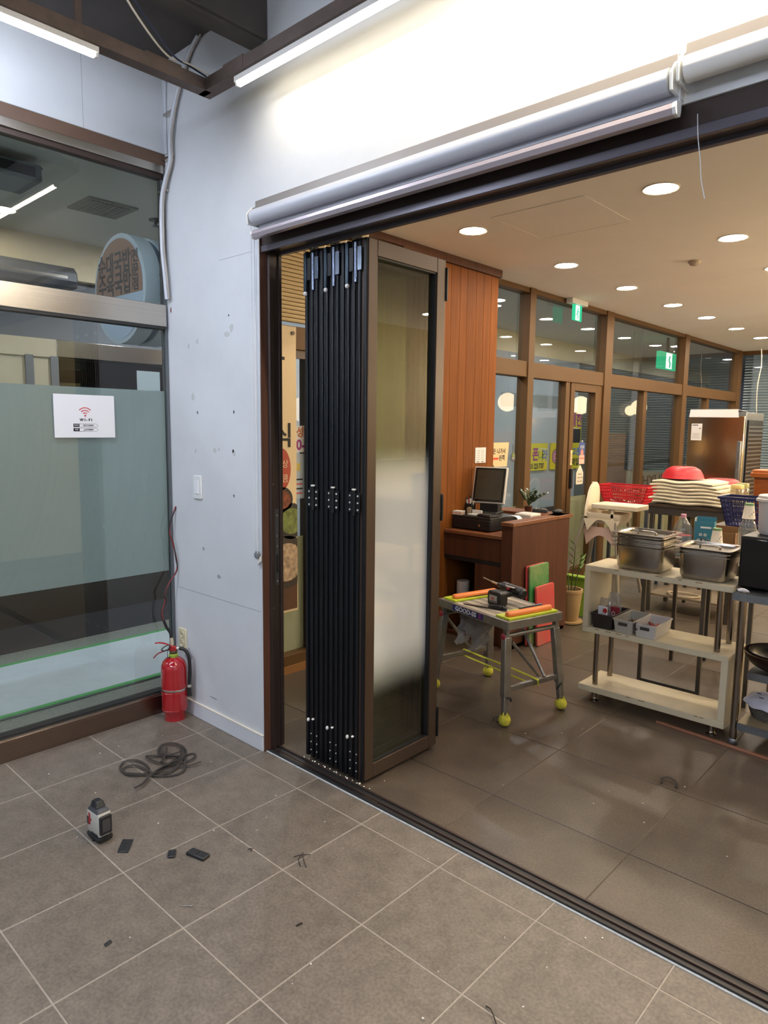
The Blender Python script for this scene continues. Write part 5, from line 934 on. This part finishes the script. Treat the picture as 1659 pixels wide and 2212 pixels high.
for x, y, lb in ((1.345, 4.22, 'glass jar with yellow lid beside the towels'), (1.33, 4.42, 'glass jar with olive lid behind the yellow lidded jar')):
    t = thing('glass_jar', lb, 'jar', (x, y, .966)); MB().lathe([(.05, 0), (.052, .01), (.052, .16), (.045, .17)], n=22).obj('glass', glass('jar glass', 'dcd8ca', 'b9ab90', .3), t, smooth=40); MB().lathe([(.05, .168), (.05, .195), (.046, .2)], n=22).obj('lid', mat('yellow lid' if y < 4.3 else 'olive lid', 'c7ad6a' if y < 4.3 else '8a8550', .5), t, smooth=40)
def lattice_basket(name, label, loc, a0, b0, a1, b1, h, material, rows, cols_x, cols_y):
    t = thing(name, label, 'basket', loc)
    def at(f, side, u):
        a = a0+(a1-a0)*f; b = b0+(b1-b0)*f
        return {0: (-a+2*a*u, -b), 1: (a, -b+2*b*u), 2: (a-2*a*u, b), 3: (-a, b-2*b*u)}[side]+(h*f,)
    lat = MB(); T = .004
    for s in range(4):
        n = cols_x if s % 2 == 0 else cols_y
        for k in range(n+1): lat.tube([at(0, s, k/n), at(1, s, k/n)], .0045, 4)
        for r in range(rows+1): lat.tube([at(r/rows, s, 0), at(r/rows, s, 1)], .005 if r % 2 else .007, 4)
    lat.obj('lattice', material, t); B(-a0, a0, -b0, b0, 0, .005).obj('base', material, t)
    rim = MB(); rim.loft([[(x, y, z) for x, y in rrect(-a1-e, a1+e, -b1-e, b1+e, .015)] for e, z in ((0, h-.012), (.014, h-.012), (.014, h+.004), (0, h+.004), (0, h-.012))], cap=(False, False)); rim.obj('rim', material, t, smooth=40)
    return t
st2 = thing('side_stand', 'low grey stand carrying the red basket', 'stand', (.06, 5.10, 0)); B(-.3, .3, -.2, .22, .80, .825).obj('top', mat('grey stand top', '5d6066', .5), st2, bevel=.003)
for x in (-.27, .27):
    for y in (-.17, .19): B(x-.016, x+.016, y-.016, y+.016, 0, .80).obj('leg', mat('blue grey tube', '4d545c', .4, .4), st2)
lattice_basket('red_basket', 'red plastic lattice basket of bowls on the grey stand', (.06, 5.08, .8325), .19, .11, .26, .15, .20, m_rb, 6, 22, 14)
bc0 = None
for k in range(11):
    rs = random.Random(k); x, y, z = (.06-.135+.09*(k % 4), 5.08-.04+.085*(k//4), .845+.075*(k//8)) if k < 8 else (.06-.1+.1*(k-8), 5.08, .95)
    if bc0 is None:
        t = thing('steel_bowl', '', 'bowl', (x, y, z), group='steel bowls heaped in the red basket'); MB().lathe([(.015, 0), (.033, .012), (.040, .034), (.038, .035), (.031, .014), (.013, .003)], n=18).obj('bowl', MATS['bright zinc'], t, smooth=50); bc0 = t
    else: t = copy_tree(bc0); t.location = (x, y, z)
    t.rotation_euler = (rs.uniform(-.4, .4), rs.uniform(-.4, .4), 0); t['label'] = 'lower shiny steel bowl under the heap in the red basket' if k < 8 else 'small steel bowl on top of the heap in the red basket, %s' % ('left', 'middle', 'right')[k-8]
bt2 = thing('back_stand', 'dark low stand under the blue basket', 'stand', (1.55, 3.22, 0)); B(-.05, .5, -.14, .5, .93, .955).obj('top', m_tl, bt2, bevel=.003)
for x in (-.03, .48):
    for y in (-.12, .48): B(x-.014, x+.014, y-.014, y+.014, 0, .93).obj('leg', m_tl, bt2)
lattice_basket('blue_basket', 'dark blue plastic lattice basket in front of the orange tub', (1.72, 3.22, .963), .13, .08, .175, .11, .19, mat('navy plastic', '1c2350', .4), 6, 14, 10)
ot = thing('orange_tub', 'orange plastic tub with lid in the blue basket', 'tub', (1.74, 3.53, .956)); m_ot = mat('orange brown plastic', 'a0541c', .4); MB().loft([[(x, y, z) for x, y in rrect(-.09-e, .12+e, -.075-e, .09+e, .03)] for z, e in ((0, -.01), (.33, .0))]).obj('tub', m_ot, ot, smooth=40); MB().loft([[(x, y, z) for x, y in rrect(-.09-e, .12+e, -.075-e, .09+e, .03)] for z, e in ((.325, .018), (.35, .018), (.355, .012), (.37, .010), (.375, .0))]).obj('lid', m_ot, ot, smooth=40)
cb2 = thing('brown_carton', 'open brown carton behind the paper cups', 'carton', (1.66, 2.80, .831)); m_crd = mat('brown card', '7d5a36', .8); [B(*a).obj('flap', m_crd, cb2) for a in ((-.1, .1, -.06, -.057, 0, .13), (-.1, .1, .057, .06, 0, .16), (-.1, -.097, -.06, .06, 0, .15), (.097, .1, -.06, .06, 0, .13))]; B(-.1, .1, -.06, .06, 0, .003).obj('base', m_crd, cb2)
# high chair
hc = thing('high_chair', 'white plastic high chair with tray and splayed tube legs', 'high chair', (.10, 4.42, 0), 0); m_hc = mat('white high chair plastic', 'd8c9ae', .4); m_ht = mat('grey beige tube', '9a917f', .35, .5); m_hp = mat('pale pink plastic', 'c3a596', .5)
bk_ = MB(); loops = []
for z, w, y in ((.76, .13, .10), (.84, .135, .115), (.92, .125, .135), (.99, .11, .15), (1.04, .085, .16), (1.07, .05, .165), (1.085, .01, .168)): loops.append([(-.17-.03*(z-.76), y-w, z), (-.145-.03*(z-.76), y-w*.92, z), (-.135-.03*(z-.76), y, z), (-.145-.03*(z-.76), y+w*.92, z), (-.17-.03*(z-.76), y+w, z), (-.19-.03*(z-.76), y, z)])
bk_.loft(loops).obj('backrest', m_hc, hc, smooth=60)
MB().loft([[(x, y, z) for x, y in rrect(-.17+e, .20-e, -.03+e, .26-e, .05)] for z, e in ((.70, .03), (.76, 0), (.80, 0), (.80, .02), (.74, .03))]).obj('seat_shell', m_hc, hc, smooth=50)
MB().loft([[(x, y, z) for x, y in rrect(-.10+e, .36-e, -.05+e, .26-e, .03)] for z, e in ((.845, .01), (.85, 0), (.885, 0), (.89, .006), (.882, .02))]).obj('tray', m_hc, hc, smooth=40)
MB().prism([(-.17, .74)]+[(-.13+.26*k/10-.0, .62+.12*sin(pi*k/10)) for k in range(11)]+[(.2, .74)], 'y', -.04, -.02).obj('side_skirt', m_hc, hc); MB().prism([(-.19, .66)]+[(-.15+.28*k/10, .48+.10*sin(pi*k/10)) for k in range(11)]+[(.17, .66)], 'y', -.005, .015).obj('lower_skirt', m_hp, hc)
for sx, sy in ((-1, -1), (-1, 1), (1, -1), (1, 1)):
    top = (sx*.16-.01, .11+sy*.13, .74); bot = (sx*.30-.03, .11+sy*.26, .0); lg = MB().cyl(bot, top, .018, n=12).obj('leg', m_ht, hc, smooth=40)
MB().box(.10, .125, -.03, -.01, .70, .86).obj('tray_clip', m_hc, hc)
# steel fridge
fg = thing('steel_fridge', 'upright stainless steel fridge with paper notice', 'fridge', (.32, 6.0, 0)); m_fg = mat('polished fridge steel', 'c9bba3', .13, 1.0, bump=.35, bscale=2.2)
B(0, .57, .0, .65, .05, 1.80).obj('cabinet', m_rk, fg, bevel=.005); B(.0, .57, -.045, .0, .08, 1.76).obj('door', m_fg, fg, bevel=.006); B(.52, .56, -.09, -.045, 1.0, 1.5).obj('door_handle', m_rk, fg, bevel=.006)
B(.575, .582, .05, .6, .7, 1.72).obj('vent_grille', mat('blue black mesh', '2b3038', .3, .8), fg)
for k in range(22): B(.582, .586, .06, .58, .74+.043*k, .755+.043*k).obj('grille_slat', m_rk, fg)
for x in (.03, .54):
    for y in (.03, .6): MB().cyl((x, y, 0), (x, y, .052), .02, n=10).obj('foot', m_black, fg)
MB().loft([[(.02, -.05, 1.83), (.5, -.05, 1.825), (.5, .3, 1.81), (.02, .3, 1.81)], [(.02, -.05, 1.832), (.5, -.05, 1.827), (.5, .3, 1.812), (.02, .3, 1.812)]]).obj('paper_sheet', m_paper, fg); MB().loft([[(.01, -.052, 1.75), (.51, -.052, 1.745), (.5, -.05, 1.83), (.02, -.05, 1.832)], [(.01, -.054, 1.75), (.51, -.054, 1.745), (.5, -.052, 1.83), (.02, -.052, 1.832)]]).obj('hanging_paper', m_paper, fg)
pn = thing('fridge_notice', 'small white notice stuck on the steel fridge', 'notice', (.36, 5.95, 1.6)); B(-.0, .11, .0, .002, -.1, .08).obj('sheet', m_paper, pn); B(.01, .07, -.001, 0, .06, .068).obj('print_line', m_ink, pn); B(.08, .1, -.001, 0, .025, .033).obj('print_line', m_ink, pn)
for k in range(4): B(.015, .09, -.001, 0, -.03-.015*k, -.026-.015*k).obj('print_line', MATS['grey print'], pn)
# ================================================================== DESK SURROUNDINGS: boards, pot, dustpan
def board(p0, p1, h, th, lean, material, label, xb):
    (y0, y1) = p0, p1; t = thing('cutting_board', label, 'cutting board', (xb, (y0+y1)/2, 0)); w = (y1-y0)/2
    o = MB().prism(rrect(-w, w, 0, h, .018), 'x', 0, th, M=Matrix.Rotation(-math.asin(lean), 4, 'Y')).obj('slab', material, t, bevel=.003)
    return t
m_grn = mat('green board', '2f7a3c', .5, var=.8, vscale=3.2, col2='8f9a62'); m_rdb = mat('red board', 'c23a3a', .5, var=.35, vscale=4, col2='b05a50')
board(2.475, 2.74, .60, .014, .03, mat('red back board', 'b0403c', .5), 'red cutting board hidden behind the green one', .452)
board(2.485, 2.755, .60, .016, .03, m_grn, 'large green cutting board leaning on the desk', .474)
board(2.525, 2.785, .445, .018, .06, m_rdb, 'small red cutting board leaning in front of the green one', .515)
pp = thing('potted_plant', 'beige flowerpot with a tall sprout beside the desk', 'plant', (.37, 3.31, 0)); m_pot = mat('beige clay', 'a3865b', .6, var=.1); MB().lathe([(.10, 0), (.11, .008), (.11, .02), (.10, .02)], n=28).obj('saucer', m_pot, pp, smooth=40); MB().lathe([(.065, .012), (.075, .03), (.098, .26), (.104, .262), (.104, .285), (.09, .285), (.085, .24)], n=28).obj('pot', m_pot, pp, smooth=40); MB().lathe([(.086, .24), (.0, .25)], n=24, cap=(False, False)).obj('soil', mat('dark soil', '2d2119', .95), pp)
m_lf = mat('fresh green leaf', '5f7d34', .4, var=.3, vscale=15, col2='86a050')
for az, ln, lean in ((.2, .30, .05), (2.4, .18, .04), (4.4, .15, .05), (5.4, .42, .10)):
    pts = [Vector((.03*cos(az)+cos(az)*lean*f, .03*sin(az)+sin(az)*lean*f, .25+ln*f)) for f in (0, .3, .6, .85, 1)]; sm_ = MB().tube(pts, [.006, .005, .004, .003, .002], 6).obj('stem', mat('dark stem', '3b4428', .6), pp, smooth=60)
    if ln > .2:
        for k in range(7):
            p = pts[2].lerp(pts[4], k/6); a = az+(1 if k % 2 else -1)*1.1; d = Vector((cos(a)*.7, sin(a)*.7, .6)).normalized(); w = d.cross(Vector((0, 0, 1))).normalized()*.014; L = .085
            MB().add([p, p+d*L*.4+w, p+d*L*.4-w, p+d*L, p+d*L*.45-Vector((0, 0, .004))], [(0, 4, 1), (0, 2, 4), (1, 4, 3), (4, 2, 3)]).obj('leaf', m_lf, sm_)
dpn = thing('dustpan', 'lime green dustpan standing behind the flowerpot', 'dustpan', (.33, 3.55, 0)); m_dp = mat('lime dustpan plastic', '7fa030', .45); MB().loft([[(-.13, -.02, .0), (.13, -.02, .0), (.13, .05, .0), (-.13, .05, .0)], [(-.14, .0, .33), (.14, .0, .33), (.14, .05, .33), (-.14, .05, .33)]], cap=(True, True)).obj('pan', m_dp, dpn, bevel=.004); B(-.145, .145, -.02, .055, .33, .345).obj('lip', m_dp, dpn, bevel=.003); MB().cyl((0, .06, .02), (0, .10, .36), .010, n=10).obj('handle', m_dp, dpn)
# ================================================================== EXIT SIGNS, CORRIDOR SIGN, BANNER
m_ex = emat('exit green', '2fae7c', 1.6); m_exw = emat('exit white', 'e6fff2', 2.2)
def runner(parent, X, mm, s=1.0):
    MB().cyl((X, .01*s, .035*s), (X+.001, .01*s, .035*s), .009*s, n=12).obj('pictogram', mm, parent)
    MB().tube([(X, 0, .025*s), (X, -.008*s, -.005*s), (X, .012*s, -.02*s), (X, .004*s, -.045*s)], .007*s, 6, flat=(1, 0, 0)).obj('pictogram', mm, parent); MB().tube([(X, -.006*s, -.005*s), (X, -.022*s, -.02*s), (X, -.035*s, -.018*s)], .006*s, 6, flat=(1, 0, 0)).obj('pictogram', mm, parent); MB().tube([(X, .0, .02*s), (X, .02*s, .008*s), (X, .03*s, .016*s)], .005*s, 6, flat=(1, 0, 0)).obj('pictogram', mm, parent)
e1 = thing('exit_sign', 'small green exit sign hanging from the ceiling by the glazing', 'exit sign', (-.30, 4.50, 2.86)); B(-.035, .035, -.16, .16, -.05, 0).obj('housing', m_endw, e1, bevel=.004); B(-.006, .006, -.09, .09, -.20, -.05).obj('panel', m_ex, e1); B(.0062, .0072, -.04, .04, -.195, -.055).obj('white_field', m_exw, e1)
e1p = bpy.data.objects.new('pictogram_group', None)
r_ = MB().cyl((.0075, .01, -.09), (.0085, .01, -.09), .010, n=10).obj('pictogram', m_ex, e1); MB().tube([(.008, .0, -.1), (.008, -.006, -.13), (.008, .012, -.15), (.008, .004, -.18)], .008, 6, flat=(1, 0, 0)).obj('pictogram', m_ex, e1); MB().tube([(.008, .0, -.105), (.008, .025, -.12)], .006, 6, flat=(1, 0, 0)).obj('pictogram', m_ex, e1); MB().tube([(.008, -.006, -.13), (.008, -.03, -.15)], .006, 6, flat=(1, 0, 0)).obj('pictogram', m_ex, e1)
bpy.data.objects.remove(e1p)
e2 = thing('corridor_exit_sign', 'bright green exit sign hanging in the corridor outside', 'exit sign', (-1.2, 9.24, 2.82)); B(-.03, .03, -.36, .36, -.26, .0).obj('panel', m_ex, e2, bevel=.004); B(.031, .034, -.12, .12, -.25, -.01).obj('white_field', m_exw, e2); B(-.015, .015, -.02, .02, 0, .33).obj('hanger', m_black, e2)
MB().tube([(.036, .02, -.06), (.036, -.01, -.12), (.036, .04, -.17), (.036, .02, -.23)], .02, 6, flat=(1, 0, 0)).obj('pictogram', m_ex, e2)
rsg = thing('round_shop_sign', 'round projecting shop sign with brown top and Korean soup names outside', 'sign', (-.86, .20, 2.365)); R0 = .305
def disc(y0, y1, r, mm, nm, seg=48): return MB().prism([(r*cos(2*pi*k/seg), r*sin(2*pi*k/seg)) for k in range(seg)], 'y', y0, y1).obj(nm, mm, rsg, smooth=40)
m_sw = mat('white sign rim', 'b3bcc4', .4); m_sf = mat('pale sign face', 'aab7c8', .5); m_sb = mat('brown sign face', '8d6a55', .5)
disc(-.115, -.02, R0, m_sw, 'front_drum'); disc(-.02, .02, R0-.012, mat('slate blue band', '43566b', .4), 'middle_band'); disc(.02, .115, R0, m_sw, 'rear_drum'); disc(-.118, -.115, R0-.025, m_sf, 'face')
tpp = [(-(R0-.027)*cos(a), (R0-.027)*sin(a)) for a in [rad(-8+196*k/28) for k in range(29)]]; MB().prism(tpp, 'y', -.1195, -.118).obj('brown_field', m_sb, rsg)
text('순대국밥', .135, mat('dark sign letter', '3b332f', .6), rsg, face_y(-.045, .135, -.1205), xs=.8, bold=.003); text('수육국밥', .135, MATS['dark sign letter'], rsg, face_y(-.045, .02, -.1205), xs=.8, bold=.003)
for k, ch_ in enumerate('전문점'): text(ch_, .075, MATS['dark sign letter'], rsg, face_y(.205, .15-.075*k, -.1205), bold=.002)
B(.165, .168, -.121, -.1195, -.02, .19).obj('divider_line', MATS['dark sign letter'], rsg); B(R0-.03, .42, -.03, .03, -.06, .06).obj('bracket', m_black, rsg); 
ac = thing('air_curtain', 'black air curtain unit above the shop door across the corridor', 'air curtain', (-2.6, .05, 2.64)); MB().prism([(-.1, 0), (.10, -.0), (.12, .05), (.11, .12), (.06, .165), (-.1, .17)], 'y', -.75, .52).obj('housing', mat('slate air curtain', '3a3d42', .4), ac, bevel=.012); B(.105, .118, -.7, .44, .06, .085).obj('slot', m_ss, ac)
wpn = thing('white_notice', 'blank white notice on the opposite shop glass', 'notice', (-2.752, 1.28, 1.98)); B(0, .003, -.11, .11, -.1, .09).obj('sheet', mat('grey white notice', '97a3a8', .7), wpn)
# banner and posters in the gap beside the folding door
bnn = thing('food_banner', 'tall cream banner with food pictures hanging behind the folding door', 'banner', (-.335, .62, 0)); m_bn = mat('cream banner', 'd2bd97', .6)
loops = [[(.004*sin(z*5), -.30, z), (.004*sin(z*5)+.003, .0, z), (.002*sin(z*5), .338+.006*sin(z*3), z), (.002*sin(z*5)-.002, .338, z), (.0, .0, z), (-.002, -.30, z)] for z in [.415+1.79*k/20 for k in range(21)]]
MB().loft(loops).obj('cloth', m_bn, bnn, smooth=60); MB().lathe([(.007, 0), (.012, 0), (.012, .002), (.007, .002)], M=Matrix.Translation((.004, .31, 2.165)) @ Matrix.Rotation(rad(90), 4, 'Y'), n=16).obj('eyelet', m_alu, bnn)
text('식', .16, m_ink, bnn, face_x(.23, 1.53, .006), bold=.002); text('아', .2, m_ink, bnn, face_x(.15, 1.98, .008), bold=.003)
MB().prism([(.215+.07*cos(a), 1.33+.13*sin(a)) for a in [k*pi/12 for k in range(24)]], 'x', .005, .0065).obj('red_oval', mat('banner red', 'a8412f', .6), bnn); text('상', .055, m_bn, bnn, face_x(.24, 1.36, .007)); text('큼', .055, m_bn, bnn, face_x(.24, 1.27, .007))
for y, z, r, c1, c2 in ((.22, 1.14, .08, '2a2320', '8c4a2a'), (.29, 1.0, .115, '2a2522', '7d8a45'), (.25, .74, .17, '33291f', 'bfa588')):
    MB().prism([(min(y+r*cos(a), .337), z+r*sin(a)) for a in [k*pi/12 for k in range(24)]], 'x', .005, .0065).obj('dish_print', mat('dish '+c1, c1, .6), bnn); MB().prism([(min(y+.8*r*cos(a), .336), z+.72*r*sin(a)) for a in [k*pi/12 for k in range(24)]], 'x', .0065, .0075).obj('food_print', mat('food '+c2, c2, .7, var=.6, vscale=30), bnn)
B(.004, .0055, -.29, .335, .43, .60).obj('brown_print', mat('banner brown', '553722', .7, var=.2, vscale=8), bnn)
po = thing('phone_poster', 'white poster with purple phone number on the glass behind the banner', 'poster', (-.398, 1.01, 0)); B(0, .0015, -.12, .065, 1.43, 1.60).obj('sheet', m_paper, po); text('010-', .09, MATS['purple letter'], po, face_x(-.01, 1.475, .002), bold=.003); text('성', .07, mat('orange letter', 'b5652f', .6), po, face_x(.03, 1.555, .002), bold=.002)
p2 = thing('schedule_poster', 'pale blue poster with yellow figures below the phone number poster', 'poster', (-.398, 1.01, 0)); B(0, .0015, -.12, .065, 1.13, 1.42).obj('sheet', mat('pale blue poster', 'a9b8c8', .6), p2)
for k in range(3): B(.0015, .002, -.1+.05*k, -.07+.05*k, 1.31, 1.36).obj('figure', mat('yellow figure', 'c4b25a', .6), p2)
for k in range(4): B(.0015, .002, -.1, .05, 1.16+.03*k, 1.17+.03*k).obj('print_line', m_ink if k % 2 else m_red, p2)
wcb = MB().tube(smooth([(.02, 9.7, 2.86), (.03, 9.72, 2.6), (.0, 9.72, 2.3), (.01, 9.7, 2.0), (.05, 9.7, 1.6)]), .008, 6).obj('hanging_cable', mat('cream wire', 'c9c2b3', .5), smooth=60); tag(wcb, 'thin cream cable hanging from the ceiling by the far glazing', 'cable')
sdt = thing('smoke_detector', 'small round detector on the rear ceiling', 'detector', (1.10, 3.62, 2.86)); MB().lathe([(.045, 0), (.045, -.012), (.03, -.03), (.012, -.036), (.0, -.036)], n=20).obj('body', mat('beige detector', 'b3a591', .5), sdt, smooth=40)
hat = thing('ceiling_hatch', 'square access hatch outlined in the rear ceiling', 'hatch', (.85, 2.05, 2.86)); MB().loft([[(x, y, z) for x, y in rrect(-.3-e, .3+e, -.3-e, .3+e, .002, 1)] for e, z in ((0, -.0005), (.006, -.0005), (.006, -.003), (0, -.003), (0, -.0005))], cap=(False, False)).obj('frame', m_ceilB, hat); B(-.298, .298, -.298, .298, -.002, 0).obj('panel', m_ceilB, hat)

# temp light
